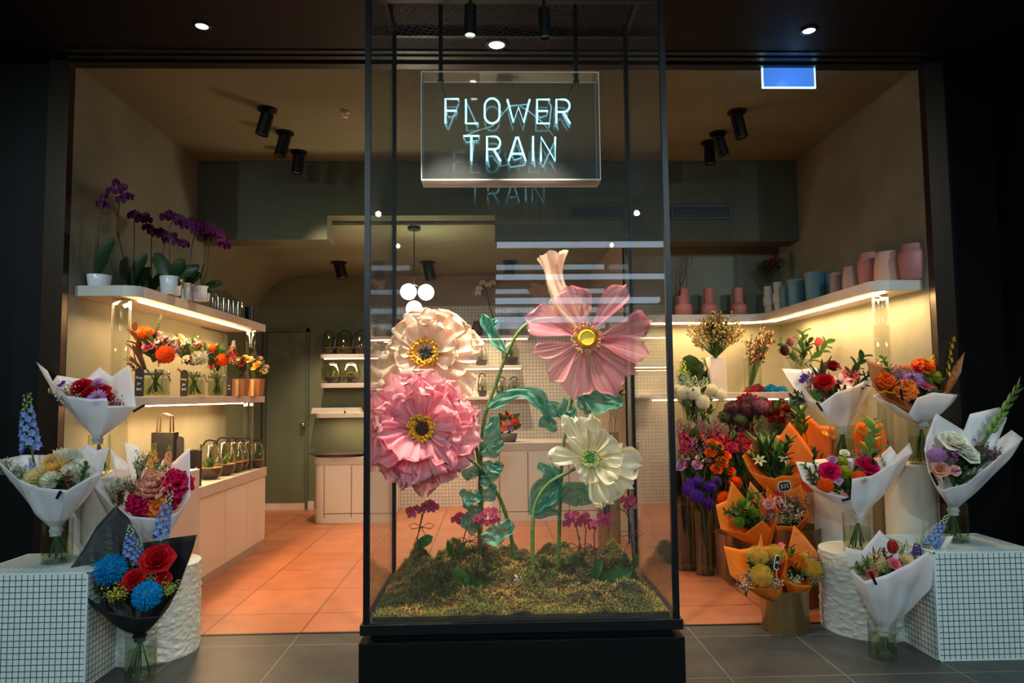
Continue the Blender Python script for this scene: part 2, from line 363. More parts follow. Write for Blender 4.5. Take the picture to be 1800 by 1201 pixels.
pane((-hw + .008, -hd + pw_, cz), (-hw + .016, hd - pw_, ZC - .03)); pane((hw - .016, -hd + pw_, cz), (hw - .008, hd - pw_, ZC - .03))
ccx = (cl + cr) / 2; ccy = (CY0 + CY1) / 2
# wire netting under the case ceiling
b = MB(); a_ = 0.02; n_ = 0
y = CY0 + .06; r_ = 0
while y < CY1 - .06:
    x = cl + .05 + (a_ * .87 if r_ % 2 else 0)
    while x < cr - .05:
        for k in (0, 1, 2):
            t = PI / 6 + k * 2 * PI / 3
            zf = lambda X, Y: 3.53 - 0.05 * math.cos((X - ccx) * 5) * math.cos((Y - ccy) * 3) + .03 * math.sin(X * 9 + Y * 7)
            x2, y2 = x + a_ * math.cos(t), y + a_ * math.sin(t)
            b.tube([(x, y, zf(x, y)), (x2, y2, zf(x2, y2))], 0.0006, 3, caps=False)
        x += a_ * 1.732
    y += a_ * 1.5; r_ += 1
tag(b.build('wire_netting', mat('netting_wire', (150, 155, 150), 0.4, metal=0.7)), 'fine hexagonal wire netting stretched under the glass case ceiling', 'netting')
# spotlight heads in the case
def spot(name, label, px, py0, py1, d, rpx, tilt, lit, group=None, plate=True, ztop=ZC, lean=0.0):
    top = PZ(px, ztop, d); r = mm(rpx, d); h = mm(py1 - py0, d)
    e = empty(name, top, label, 'spotlight', group)
    st = max(0.01, top.z - P(px, py0, d).z)
    if plate: MB().lathe([(r * 1.5, 0), (r * 1.5, -0.012), (0.012, -0.016)], 24).build('mounting_plate', blackm, e, smooth=True, sharp=40)
    MB().tube([(0, 0, 0), (0, 0, -st)], 0.008, 8).build('arm', blackm, e)
    R_ = Matrix.Translation((0, 0, -st)) @ Matrix.Rotation(tilt, 4, 'Y') @ Matrix.Rotation(lean, 4, 'X')
    MB().lathe([(r, 0.01), (r, -h), (r * .82, -h), (r * .8, -h + .012)], 24, mx=R_).build('lamp_head', blackm, e, smooth=True, sharp=40)
    MB().lathe([(r * .8, -h + .010)], 24, mx=R_, cap0=True).build('lens', mat('spot_lens_lit', (255, 250, 240), .4, emit=(1, .93, .85), es=16) if lit else mat('spot_lens_off', (120, 110, 95), .2), e)
    return e
tz = P(900, 3, 3.27).z; trk = MB().box((cl + .03, 3.255, tz), (cr - .03, 3.29, tz + .027)); trk.box((ccx - .5, 3.265, tz + .02), (ccx - .48, 3.28, ZC)); trk.box((ccx + .48, 3.265, tz + .02), (ccx + .5, 3.28, ZC))
tag(trk.build('light_track', blackm), 'black lighting track across the top of the glass case', 'light track')
spot('track_spotlight', 'lit black cylindrical track spotlight at the top of the glass case', 827, 14, 66, 3.27, 11, 0.02, True, plate=False, ztop=tz)
spot('track_spotlight', 'unlit black track spotlight at the top of the case, right of the lit one', 956, 20, 70, 3.27, 10.5, -0.02, False, plate=False, ztop=tz)
q = P(873, 78, 4.0); d = 4.0
for _ in range(6):
    q = P(873, 78, d); d *= (ZC - .002 - 1.45) / (q.z - 1.45)
e = empty('downlight', (P(873, 78, d).x, d, ZC), 'bright round downlight in the soffit, seen through the top of the glass case', 'ceiling light')
MB().lathe([(0.075, 0), (0.075, -0.006), (0.05, -0.01), (0.048, -0.004)], 28, cap0=False).build('trim_ring', blackm, e, smooth=True)
MB().lathe([(0.049, -0.006)], 28, cap0=True).build('lens', mat('case_lens', (255, 255, 255), .4, emit=(.55, .95, 1), es=6), e)
# shop ceiling spots
for n_, (px, pt, p0, p1, tl, lb) in enumerate([(470, 192, 203, 240, .28, 'first of the row of three left of the glass case'), (501, 233, 241, 277, .25, 'middle of the row of three left of the glass case'), (525, 267, 275, 306, .08, 'farthest of the row of three left of the glass case'),
                                 (1295, 196, 206, 245, -.2, 'nearest of the three right of the glass case'), (1262, 234, 243, 276, -.3, 'middle of the three right of the glass case'), (1247, 250, 255, 290, .0, 'hindmost of the three right of the glass case')]):
    d = 5
    for _ in range(8):
        q = P(px, pt, d); d *= (ZC - 1.45) / (q.z - 1.45)
    spot('ceiling_spotlight', 'black cylinder ceiling spotlight, ' + lb, px, p0, p1, d, 11.5 * 5 / d, tl, False, 'black ceiling spotlights')
for px, pt, p0, p1, tl, lb in [(596, 461, 464, 490, -.25, 'low rear ceiling left of the glass case'), (752, 461, 466, 493, -.2, 'low rear ceiling beside the globe pendant'), (897, 460, 464, 490, .1, 'low rear ceiling right of the globe pendant')]:
    d = 8
    for _ in range(8):
        q = P(px, pt, d); d *= (3.07 - 1.45) / (q.z - 1.45)
    spot('ceiling_spotlight', 'small black spotlight on the ' + lb, px, p0, p1, d, 9.5, tl, False, 'rear ceiling spotlights', ztop=3.07)
# sprinkler
q = PZ(607, ZC, 5.15)
b = MB(); b.lathe([(0.035, 0), (0.035, -0.006), (.01, -.01), (.008, -.035), (.022, -.037), (.022, -.04), (0.001, -.041)], 16)
tag(b.build('sprinkler', mat('sprinkler_white', (215, 205, 190), .4), smooth=True, loc=q), 'small pale sprinkler head on the olive ceiling left of the case', 'sprinkler')
# globe pendant
d = 6.52; q = PZ(728, 3.07, d)
e = empty('globe_pendant', q, 'pendant lamp with three glowing white globes on a thin black rod', 'pendant lamp')
MB().lathe([(0.062, 0), (0.062, -0.03), (0.01, -0.033)], 28).build('ceiling_rose', blackm, e, smooth=True, sharp=40)
gm = mat('globe_glow', (255, 246, 230), .4, emit=(1.0, .93, .8), es=7)
gp = [(718, 513, -.04), (749, 514, .02), (728, 543, -.05)]
jz = P(728, 500, d) - q
MB().tube([(0, 0, -.03), (jz.x, 0, jz.z)], 0.005, 8).build('rod', blackm, e)
for px, py, o_ in gp:
    g = P(px, py, d + o_) - q
    s_ = MB().ball((0, 0, 0), mm(14.2, d), n=24, m=16).build('globe', gm, e, smooth=True, loc=g)
    MB().tube([(jz.x - g.x, -g.y, jz.z - g.z), (0, 0, .02)], 0.004, 6).build('stem', blackm, s_)
light('pendant_glow', 'POINT', q + Vector((.0, -.0, jz.z - .02)), 34, (1, .84, .56), size=.08)
# exit sign
d = 4.388; a = P(1340, 155, d); c = P(1432, 120, d)
e = empty('exit_sign', ((a.x + c.x) / 2, d, ZC), 'glowing blue rectangular edge lit sign panel hanging from the black soffit', 'sign')
hw2 = (c.x - a.x) / 2; hh = ZC - a.z
MB().box((-hw2, -.004, -hh), (hw2, .004, 0)).build('panel', mat('blue_lit_panel', (30, 90, 190), .3, emit=(.06, .2, .62), es=1.0), e)
b = MB(); t = .007
b.box((-hw2 - .001, -.005, -hh - .001), (hw2 + .001, .005, -hh + t)); b.box((-hw2 - .001, -.005, -hh), (-hw2 + t, .005, 0)); b.box((hw2 - t, -.005, -hh), (hw2 + .001, .005, 0))
b.build('lit_edge', mat('blue_edge', (180, 240, 255), .3, emit=(.35, .85, 1.0), es=4), e)
light('sign_glow', 'POINT', ((a.x + c.x) / 2, d - .12, ZC - .1), .35, (.2, .55, 1), size=.04)
# ---------------- neon sign ----------------
sy0, sy1 = 3.52, 3.64
ctr = P(896, 222, sy0); A = P(741, 316, sy0); B_ = P(1052, 127, sy0)
ns = empty('neon_sign', (ctr.x, (sy0 + sy1) / 2, B_.z), 'clear acrylic box sign with glowing blue white neon letters hanging in the case', 'neon sign')
x0, x1 = A.x - ctr.x, B_.x - ctr.x; zb_ = A.z - B_.z; ym = (sy1 - sy0) / 2
acr = glass('acrylic_sheet', (0.95, 0.97, 0.96), 0.05, haze=0.02); acre = mat('acrylic_edge', (225, 225, 215), .3, alpha=.55, emit=(.9, .95, 1), es=.12)
b = MB(); t = .005
b.box((x0, -ym, zb_), (x1, -ym + t, 0)); b.box((x0, ym - t, zb_), (x1, ym, 0)); b.box((x0, -ym + t, zb_), (x0 + t, ym - t, 0)); b.box((x1 - t, -ym + t, zb_), (x1, ym - t, 0)); b.box((x0, -ym, -t), (x1, ym, 0))
b.build('acrylic_box', acr, ns)
b = MB(); b.box((x0, -ym, zb_ - t), (x1, ym, zb_)); b.build('bottom_panel', mat('acrylic_bottom', (215, 205, 195), .3, alpha=.5), ns)
b = MB()
for y in (-ym, ym):
    for z in (0, zb_): b.tube([(x0, y, z), (x1, y, z)], .0035, 4)
    for x in (x0, x1): b.tube([(x, y, zb_), (x, y, 0)], .0032, 4)
for x in (x0, x1):
    for z in (0, zb_): b.tube([(x, -ym, z), (x, ym, z)], .003, 4)
b.build('polished_edge', acre, ns)
def arc(cx, cy, rx, ry, a0, a1, n=8): return [(cx + rx * math.cos(math.radians(a0 + (a1 - a0) * i / n)), cy + ry * math.sin(math.radians(a0 + (a1 - a0) * i / n))) for i in range(n + 1)]
Rg = [[(0, 0), (0, 1), (.55, 1)] + arc(.55, .74, .42, .26, 90, -90) + [(.0, .48)], [(.5, .48), (1, 0)]]
GL = {'F': [[(0, 0), (0, 1), (1, 1)], [(.05, .52), (.85, .52)]], 'L': [[(0, 1), (0, 0), (1, 0)]],
      'O': [arc(.5, .68, .5, .32, 0, 180, 10) + arc(.5, .32, .5, .32, 180, 360, 10) + [(1, .68)]],
      'W': [[(0, 1), (.27, 0), (.5, .66), (.73, 0), (1, 1)]], 'E': [[(1, 1), (0, 1), (0, 0), (1, 0)], [(.05, .52), (.85, .52)]],
      'R': Rg, 'T': [[(0, 1), (1, 1)], [(.5, 1), (.5, 0)]], 'A': [[(0, 0), (.45, 1), (.55, 1), (1, 0)], [(.2, .3), (.8, .3)]], 'I': [[(.5, 0), (.5, 1)]], 'N': [[(0, 0), (0, 1), (1, 0), (1, 1)]]}
neon = mat('neon_tube', (230, 250, 255), .3, emit=(.25, .78, 1.0), es=4.2)
ntube = mat('neon_return', (150, 190, 200), .3, emit=(.25, .55, .7), es=.5)
ly = 3.585
for ch, xa, xb, yt, yb in [('F', 783, 806, 174, 217), ('L', 819, 840, 175, 217), ('O', 852, 878, 173, 217), ('W', 892, 931, 175, 215), ('E', 944, 966, 175, 217), ('R', 978, 1002, 175, 217),
                           ('T', 815, 842, 239, 283), ('R', 856, 880, 240, 283), ('A', 894, 924, 241, 283), ('I', 934, 940, 240, 283), ('N', 951, 976, 241, 283)]:
    b = MB(); bb = MB()
    for st in GL[ch]:
        pts = [P(xa + u * (xb - xa), yb + v * (yt - yb), ly) - ns.location for u, v in st]
        b.tube(pts, .0052, 8)
        e0, e1 = pts[0], pts[-1]
        for e_ in (e0, e1): bb.tube([e_, e_ + Vector((0, .035, 0))], .0055, 6)
        bb.tube([e0 + Vector((0, .035, 0)), e0 + Vector((.012, .035, -.022)), e1 + Vector((0, .035, -.01))], .004, 6)
    lo = b.build('letter_' + ch.lower(), neon, ns, smooth=True)
    bb.build('tube_return', ntube, lo, smooth=True)
b = MB()
for (pa, pb) in ((775, 135), (1013, 135)):
    xx = PZ(pa, 3.1, 3.58).x - ns.location.x
    b.tube([(xx, 0, ZC - ns.location.z), (xx, 0, -.02)], .011, 8); b.lathe([(.017, -.03), (.017, -.018)], 12, c=(xx, 0, 0), cap1=True)
b.build('hanging_rod', blackm, ns)
b = MB()
b.tube([P(x, y, 3.61) - ns.location for x, y in ((775, 142), (779, 158), (783, 172))], .002, 5); b.tube([P(x, y, 3.61) - ns.location for x, y in ((1012, 142), (1003, 158), (998, 172))], .002, 5)
b.build('supply_wire', blackm, ns)
b = MB(); b.tube([P(x, y, 3.60) - ns.location for x, y in ((820, 238), (838, 230), (865, 222), (880, 205), (895, 186), (910, 184), (930, 196), (955, 216), (972, 238))], .003, 6)
b.tube([P(x, y, 3.60) - ns.location for x, y in ((868, 280), (880, 292), (892, 290), (900, 270))], .003, 6)
b.build('cable', mat('white_cable', (225, 222, 205), .5), ns, smooth=True)
# ---------------- shelving ----------------
led = mat('warm_led', (255, 225, 170), .4, emit=(1.0, .60, .27), es=60)
led2 = mat('warm_led_rear', (255, 225, 170), .4, emit=(1.0, .68, .38), es=14)
FX = -2.265; FY = 6.95
def lshelf(name, label, z0, z1, y0, ledr):
    e = empty(name, (LX, y0, z0), label, 'shelf')
    W_ = FX - LX; D_ = FY - y0; r = .10
    poly = [(0.002, 0)] + [(W_ - r + r * math.cos(a), r - r * math.sin(a)) for a in [PI / 2 * (1 - i / 6) for i in range(7)]] + [(W_, D_), (0.002, D_)]
    MB().prism(poly, 0, z1 - z0).build('shelf_board', stone, e, bevel=0.003)
    MB().box((W_ - .115, .22, -.009), (W_ - .104, ledr, .001)).build('led_strip', led, e)
    return e
lshelf('floating_shelf', 'long pale upper shelf with rounded corner and warm light strip on the left wall', 2.115, 2.185, 4.46, 2.35)
lshelf('floating_shelf', 'pale middle shelf with warm light strip on the left wall below the orchid shelf', 1.412, 1.47, 4.55, 2.1)
light('shelf_glow', 'AREA', (LX + .22, 5.6, 2.09), 36, (1, .63, .31), (LX + .12, 5.6, 0), size=.1).data.size = .1
light('shelf_glow', 'AREA', (LX + .22, 5.7, 1.39), 34, (1, .63, .31), (LX + .12, 5.7, 0), size=.1).data.size = .1
for o in COL.objects:
    if o.name.startswith('shelf_glow'): o.data.shape = 'RECTANGLE'; o.data.size = .08; o.data.size_y = 2.2; o.rotation_euler = (0, math.radians(-20), 0)
acol = glass('acrylic_column', (0.94, 0.95, 0.93), 0.06, edge=1.0)
def acolumn(x, y, z0, z1, r, label):
    b = MB(); b.lathe([(r, 0), (r, z1 - z0)], 28, cap1=True); b.lathe([(r * .82, 0.01), (r * .82, z1 - z0 - .01)], 28)
    return tag(b.build('acrylic_column', acol, smooth=True, sharp=40, loc=(x, y, z0)), label, 'column', None)
# left counter
ct = .772
e = empty('counter_cabinet', ((LX + FX) / 2, 5.85, 0), 'low cream cabinet with pale top along the left wall', 'cabinet')
hx = (FX - LX) / 2
MB().box((-hx + .002, -.93, .0), (hx - .012, 1.14, ct - .09)).build('cabinet_body', mat('cabinet_inner', (190, 176, 160), .5), e)
for k in range(4):
    ya = -.92 + k * .515
    MB().box((hx - .012, ya + .004, .07), (hx + .004, ya + .511, ct - .095)).build('door', white, e, bevel=.002)
MB().box((-hx + .002, -.94, ct - .09), (hx + .012, 1.15, ct)).build('counter_top', stone, e, bevel=.004)
# round and cuboid pedestals
ped = mat('cream_pedestal', (218, 208, 192), .55, var=.04, scale=3)
rough = mat('rough_plaster_pedestal', (214, 216, 206), .85, bump=1.0, bscale=38, var=.05)
def pedestal(name, px, d, r, z, m, label, n=48):
    c = PZ(px, 0, d); 
    b = MB()
    if m is rough:
        rows = []
        nn = 160; mz = 70
        for j in range(mz + 1):
            zz = z * j / mz; row = []
            for k in range(nn):
                a = 2 * PI * k / nn; p = Vector((math.cos(a) * r, math.sin(a) * r, zz))
                q_ = Vector((p.x * 30 + px, p.y * 30, p.z * 62)); dd = max(0, noise.noise(q_) + .25 * noise.noise(q_ * 2.3)) * .011
                if j in (0, mz): dd = 0
                row.append((math.cos(a) * (r + dd), math.sin(a) * (r + dd), zz))
            rows.append(row)
        b.grid(rows, closed=True); b.lathe([(r, z)], nn, cap0=True)
        b.F[-1] = tuple(reversed(b.F[-1]))
        o = b.build(name, m, smooth=True, loc=c)
    else:
        b.lathe([(r, 0), (r, z - .006), (r - .006, z)], n, cap1=True); o = b.build(name, m, smooth=True, sharp=40, loc=c)
    return tag(o, label, 'pedestal')
pedestal('textured_pedestal', 268, 4.16, .25, .50, rough, 'short white round pedestal with rough plaster surface left of the glass case')
pedestal('textured_pedestal', 1524, 4.30, .26, .475, rough, 'short white round pedestal with rough plaster surface beside the right tiled cube')
c1 = PZ(349, 0.5, 4.90).x; pz1 = P(260, 833, 4.62).z; pz2 = P(1617, 816, 4.33).z; pz3 = .97; pz0 = P(173, 836, 4.26).z
o = MB().box((LX + .01, 4.45, 0), (c1, 4.90, pz1)).build('cuboid_pedestal', ped, bevel=.004); tag(o, 'tall smooth cream pedestal behind the left bouquets', 'pedestal')
pedestal('round_pedestal', 1490, 4.80, .19, pz3, ped, 'tall smooth cream round pedestal behind the pink bouquet on the right')
pedestal('round_pedestal', 173, 4.265, .11, pz0, ped, 'slim cream round pedestal behind the left tiled cube under the highest left bouquet')
pedestal('round_pedestal', 1610, 4.41, .145, pz2, ped, 'slim tall cream round pedestal behind the right tiled cube')
pedestal('round_pedestal', 1438, 5.18, .14, .80, mat('tan_pedestal', (176, 150, 124), .5), 'tan round pedestal behind the bronze bucket on the right')
acolumn(PZ(206, 1, 4.60).x, 4.60, pz1, 2.115, .056, 'clear acrylic column holding the near end of the left upper shelf')
acolumn(PZ(438, 1, 6.75).x, 6.72, ct, 1.412, .045, 'clear acrylic column under the far end of the left middle shelf')
acolumn(PZ(440, 1, 6.75).x, 6.72, 1.47, 2.115, .045, 'clear acrylic column under the far end of the left upper shelf')
acolumn(PZ(1560, 1, 4.68).x, 4.68, 0, 2.12, .05, 'clear acrylic column holding the near end of the right upper shelf')
# tiled cubes
def cube(x0, x1, y0, y1, z, label):
    mr = [mosaic('XZ'), mosaic('YZ'), mosaic('XY'), mat('cube_trim', (214, 226, 224), .4)]
    b = MB(); W_, D_ = x1 - x0, y1 - y0
    V = [(0, 0, 0), (W_, 0, 0), (W_, D_, 0), (0, D_, 0), (0, 0, z), (W_, 0, z), (W_, D_, z), (0, D_, z)]
    b.add(V, [(0, 3, 2, 1), (4, 5, 6, 7), (0, 1, 5, 4), (1, 2, 6, 5), (2, 3, 7, 6), (3, 0, 4, 7)], [3, 2, 0, 1, 0, 1])
    e = empty('tiled_cube', (x0, y0, 0), label, 'display cube')
    b.build('tiled_body', mr, e)
    f = MB(); t = .006; g = .0015
    for x in (0, W_):
        for y in (0, D_): f.box((x - t if x else -g, y - t if y else -g, 0), (x + g if x else t, y + g if y else t, z + g))
    for z_ in (0, z - t):
        for y in (0, D_): f.box((-g, y - t if y else -g, z_ ), (W_ + g, y + g if y else t, z_ + t + (g if z_ else 0)))
        for x in (0, W_): f.box((x - t if x else -g, -g, z_), (x + g if x else t, D_ + g, z_ + t + (g if z_ else 0)))
    f.build('edge_trim', mr[3], e)
xl = P(152, 1100, 3.64).x
cube(xl - .60, xl, 3.64, 4.10, .574, 'white mosaic tiled display cube at the left edge of the shopfront')
xr = P(1648, 1100, 3.75).x
cube(xr, xr + .58, 3.75, 4.23, .574, 'white mosaic tiled display cube at the right edge of the shopfront')
# right shelves (L shaped)
GX = 2.53; GY = 6.36
def rshelf(name, label, z0, z1, y0, xl_):
    e = empty(name, (RX, 6.7, z0), label, 'shelf')
    r = .10
    X = lambda x: x - RX; Y = lambda y: y - 6.7
    poly = [(X(RX) - .002, Y(y0)), (X(RX) - .002, -.002), (X(xl_), -.002), (X(xl_), Y(GY))]
    ir = .16
    poly += [(X(GX) - ir + ir * math.cos(a), Y(GY) - ir + ir * math.sin(a)) for a in [PI / 2 * (1 - i / 6) for i in range(7)]]
    poly += [(X(GX) + r - r * math.cos(a), Y(y0) + r - r * math.sin(a)) for a in [PI / 2 * i / 6 for i in range(7)]]
    MB().prism(poly, 0, z1 - z0).build('shelf_board', stone, e, bevel=0.003)
    b = MB(); b.tube([(X(GX) + .10, Y(y0) + .05, -.006), (X(GX) + .10, Y(GY) - .08, -.006), (X(GX) - .1, Y(GY) + .10, -.006), (X(xl_) + .05, Y(GY) + .10, -.006)], .0055, 4)
    b.build('led_strip', led, e)
rshelf('floating_shelf', 'L shaped pale upper shelf with warm light strip in the right corner, holding coloured vases', 2.12, 2.19, 4.46, 1.45)
rshelf('floating_shelf', 'L shaped pale ledge in the right corner under the vase shelf', 1.40, 1.46, 5.2, 1.45)
for x, y, sx, sy, z in ((GX + .18, 5.3, .08, 1.8, 2.10), (2.0, 6.52, 1.0, .08, 2.10)):
    l = light('shelf_glow', 'AREA', (x, y, z), 30 if sy > 1 else 18, (1, .63, .31), None); l.data.shape = 'RECTANGLE'; l.data.size = sx; l.data.size_y = sy
# dark stepped stand at the right
o = MB(); o.box((1.5, 5.95, 0), (2.3, 6.3, .5)); o.box((1.5, 6.3, 0), (2.3, 6.65, .8))
tag(o.build('stepped_stand', mat('dark_stand', (40, 34, 30), .6), bevel=.003), 'dark stepped stand under the bunches of cut flowers on the right', 'display stand')
# rear shelves on the left part of the back wall
def rear_shelf(name, label, pxa, pxb, py, d0, th, lit, rl=0.0):
    a = P(pxa, py, d0); c = P(pxb, py, d0)
    e = empty(name, (a.x, BW, a.z), label, 'shelf')
    W_ = c.x - a.x; D_ = BW - d0; r = rl or .004
    poly = [(r - r * math.cos(t), -D_ + r - r * math.sin(t)) for t in [PI / 2 * i / 6 for i in range(7)]] + [(W_, -D_), (W_, -.002), (0, -.002)]
    MB().prism(poly, -th, 0).build('shelf_board', stone, e, bevel=.003)
    if lit: MB().box((.06, -D_ + .05, -th - .012), (W_ - .02, -D_ + .07, -th + .001)).build('led_strip', led2, e)
    return e
rear_shelf('rear_shelf', 'pale rear shelf with light strip holding dark glass jars beside the sage door', 560, 688, 623, 8.9, .05, True, .1)
rear_shelf('rear_shelf', 'unlit pale rear shelf holding two terrariums beside the sage door', 560, 688, 674, 8.9, .06, False, .1)
rear_shelf('rear_shelf', 'low pale rear shelf stacked with papers beside the sage door', 552, 688, 727, 8.9, .06, False, .1)
rear_shelf('rear_shelf', 'upper lit shelf on the tiled rear wall behind the giant peach flower', 692, 930, 591, 8.95, .04, True)
rear_shelf('rear_shelf', 'lower lit shelf on the tiled rear wall holding hanging glass jars', 692, 918, 644, 8.95, .04, True)
rear_shelf('rear_shelf', 'unlit wooden shelf low on the tiled rear wall', 800, 930, 698, 8.95, .04, False)
rear_shelf('rear_shelf', 'short lit shelf at the left end of the tiled rear wall', 640, 682, 592, 8.9, .04, True)
for px, py, e_ in ((620, 640, 3), (620, 735, 4), (800, 655, 6), (860, 600, 4)):
    q = P(px, py, 8.95); l = light('rear_shelf_glow', 'AREA', q, e_, (1, .7, .42), None); l.data.shape = 'RECTANGLE'; l.data.size = .6; l.data.size_y = .06
# rear counters
def rcounter(pxa, pxb, pyt, d, dd, z, label, seams):
    a = PZ(pxa, z, d).x; c = PZ(pxb, z, d).x; r = .12
    e = empty('rear_counter', ((a + c) / 2, d + dd / 2, 0), label, 'counter')
    W_ = (c - a) / 2; D_ = dd / 2
    def poly(g, r): return [(-W_ - g + r - r * math.cos(t), -D_ - g + r - r * math.sin(t)) for t in [PI / 2 * i / 8 for i in range(9)]] + [(W_ + g, -D_ - g), (W_ + g, D_), (-W_ - g, D_)]
    MB().prism(poly(0, r), 0.0, z - .09).build('counter_body', white, e)
    MB().prism(poly(.015, r + .01), z - .09, z).build('counter_top', stone, e, bevel=.004)
    b = MB()
    for s_ in seams: x = PZ(s_, .5, d).x - (a + c) / 2; b.box((x - .004, -D_ - .003, .06), (x + .004, -D_ + .001, z - .1))
    b.box((-W_ + r, -D_ - .003, .105), (W_, -D_ + .001, .113))
    b.build('panel_joint', mat('joint_shadow', (120, 96, 76), .7), e)
rcounter(551, 684, 797, 8.15, .75, .76, 'cream rounded cabinet with a tray on top beside the sage door', [570, 618])
rcounter(850, 1058, 768, 8.1, .7, .90, 'long cream rounded counter behind the giant flowers', [878, 928, 1000])
# tray and papers on the rear counter
q = PZ(600, .762, 8.4)
b = MB(); b.lathe([(.28, 0), (.36, .02), (.37, .035), (.35, .035), (.27, .012)], 32, cap1=True)
tag(b.build('tray', mat('dark_tray', (50, 40, 34), .3), smooth=True, loc=q, sharp=50), 'shallow dark round tray on the cream cabinet beside the sage door', 'tray')
for px, w_, h_, lb in ((580, 60, 9, 'left'), (622, 30, 10, 'right')):
    z = P(600, 727, 8.9).z + .002; q = PZ(px, z, 9.02)
    b = MB()
    for k in range(4): b.box((-mm(w_ / 2, 9) + k * .004, -.08, k * .018), (mm(w_ / 2, 9) - k * .01, .1, k * .018 + .015))
    tag(b.build('paper_stack', mat('paper_cream', (235, 222, 200), .7), loc=q), 'stack of cream paper at the %s of the low rear shelf' % lb, 'paper stack')

# ---------------- vessels ----------------
vg = glass('vase_glass', (0.93, 0.95, 0.93), 0.05, edge=.9)
water = glass('vase_water', (0.80, 0.86, 0.70), 0.03, edge=.4)
green_stem = mat('stem_green', (74, 104, 48), .5, var=.25, scale=30, trans=.15)
ceramic_w = mat('white_ceramic', (222, 226, 228), .2, coat=.3)
def lathe_thing(name, cat, label, loc, prof, m, group=None, n=32):
    b = MB(); b.lathe(prof, n); return tag(b.build(name, m, smooth=True, loc=loc, sharp=50), label, cat, group)
def vase_prof(r0, r1, h, t=.006): return [(r0 * .96, 0), (r0, .006), (r1, h - .002), (r1 - t / 2, h), (r1 - t, h - .003), (r0 - t, .012), (.001, .012)]
def glass_vase(loc, r, h, label, fill=.6, group=None, m=None, flare=0, stems=True):
    e = empty('glass_vase', loc, label, 'vase', group)
    MB().lathe([(r, 0), (r + flare, h), (r + flare - .003, h), (r - .003, .008), (.001, .008)], 28).build('vase_wall', m or vg, e, smooth=True, sharp=50)
    if fill: MB().lathe([(r - .005, .01), (r - .005 + flare * fill, h * fill)], 24, cap1=True).build('water', water, e, smooth=True, sharp=50)
    return e
# orchid pots & orchids on the left upper shelf -------- library first
def petal(b, L_, W, nu=6, nv=4, a=.6, c=.5, phi0=60, phi1=10, cup=.0, ruf=0.0, fr=3, ph=0.0, mi=0, mx=None, base=0.0, tipn=0.0):
    rows = []; x = base; z = 0.0; dl = L_ / nu
    for i in range(nu + 1):
        u = i / nu; w_ = W * (max(u, .04) ** a) * (max(1 - u, 0) ** c) * ((a + c) ** (a + c) / (a ** a * c ** c)) if c > 0 else W * (max(u, .04) ** a)
        if i == nu and c > 0: w_ = W * .06
        f = math.radians(phi0 + (phi1 - phi0) * u)
        row = []
        for j in range(nv + 1):
            v = -1 + 2 * j / nv
            off = cup * W * v * v * (1 - .3 * u) + ruf * L_ * (u ** 1.6) * math.sin(fr * PI * v + ph) * (.4 + .6 * abs(v))
            ex = ruf * L_ * .5 * (u ** 3) * math.cos(fr * 1.7 * v + ph * 2) if ruf else 0
            row.append((x - off * math.sin(f) + ex * math.cos(f), v * w_ * .5, z + off * math.cos(f) + ex * math.sin(f)))
        rows.append(row); x += dl * math.cos(f); z += dl * math.sin(f)
    b.grid(rows, mi=mi, mx=mx)
RZ = lambda a: Matrix.Rotation(a, 4, 'Z')
LIB = {}
def pm(nm, rgb, rgb2=None, **k): 
    return mat('petal_' + nm, rgb, .55, rgb2=rgb2, scale=3.5, trans=.3, spec=.25, **k)
PC = {'red': ((200, 10, 24), (160, 4, 18)), 'magenta': ((230, 18, 100), (196, 8, 76)), 'peach': ((240, 178, 146), (226, 150, 120)), 'orange': ((246, 112, 22), (232, 84, 14)),
      'lorange': ((250, 150, 60), (240, 120, 50)), 'white': ((242, 240, 222), (230, 228, 204)), 'cream': ((244, 228, 176), (238, 214, 150)), 'blue': ((20, 160, 214), (6, 128, 190)),
      'purple': ((112, 60, 190), (84, 40, 160)), 'lilac': ((206, 156, 206), (186, 130, 190)), 'pink': ((240, 130, 150), (226, 100, 130)), 'lpink': ((244, 196, 196), (236, 170, 176)),
      'darkred': ((128, 10, 26), (96, 6, 18)), 'green': ((150, 178, 60), (120, 156, 44)), 'yellow': ((240, 200, 30), (226, 170, 20)), 'plum': ((104, 48, 76), (76, 32, 56)), 'gold': ((240, 190, 90), (232, 168, 70)),
      'teal': ((20, 150, 170), (10, 120, 150)), 'violet': ((84, 46, 150), (64, 30, 120)), 'sky': ((130, 160, 216), (100, 130, 200)), 'pale': ((200, 214, 190), (180, 198, 170)), 'crimson': ((190, 20, 70), (150, 10, 50)),
      'deeppink': ((214, 60, 110), (190, 40, 90)), 'orchid': ((98, 20, 84), (72, 10, 62)), 'orchid2': ((170, 44, 80), (206, 90, 120)), 'brown': ((92, 52, 34), (70, 38, 26)), 'bud': ((150, 176, 120), (126, 156, 96)), 'lime': ((196, 200, 70), (170, 180, 50)), 'ylw': ((236, 206, 60), (246, 222, 110)), 'darkplum': ((70, 28, 44), (52, 20, 34)),
      'coral': ((226, 100, 96), (206, 76, 80)), 'mauve': ((160, 100, 130), (136, 78, 108))}
def pmat(c): return pm(c, *PC[c])
leafD = mat('leaf_dark', (36, 62, 30), .4, var=.3, scale=8, trans=.2); leafM = mat('leaf_mid', (70, 108, 46), .45, var=.25, scale=8, trans=.25)
leafL = mat('leaf_light', (126, 158, 80), .5, var=.2, scale=8, trans=.3); leafB = mat('leaf_bronze', (104, 62, 32), .45, var=.3, scale=6, trans=.2); leafG = mat('leaf_eucalyptus', (128, 150, 134), .6, var=.15, trans=.2)
twig = mat('twig_brown', (92, 78, 50), .7)
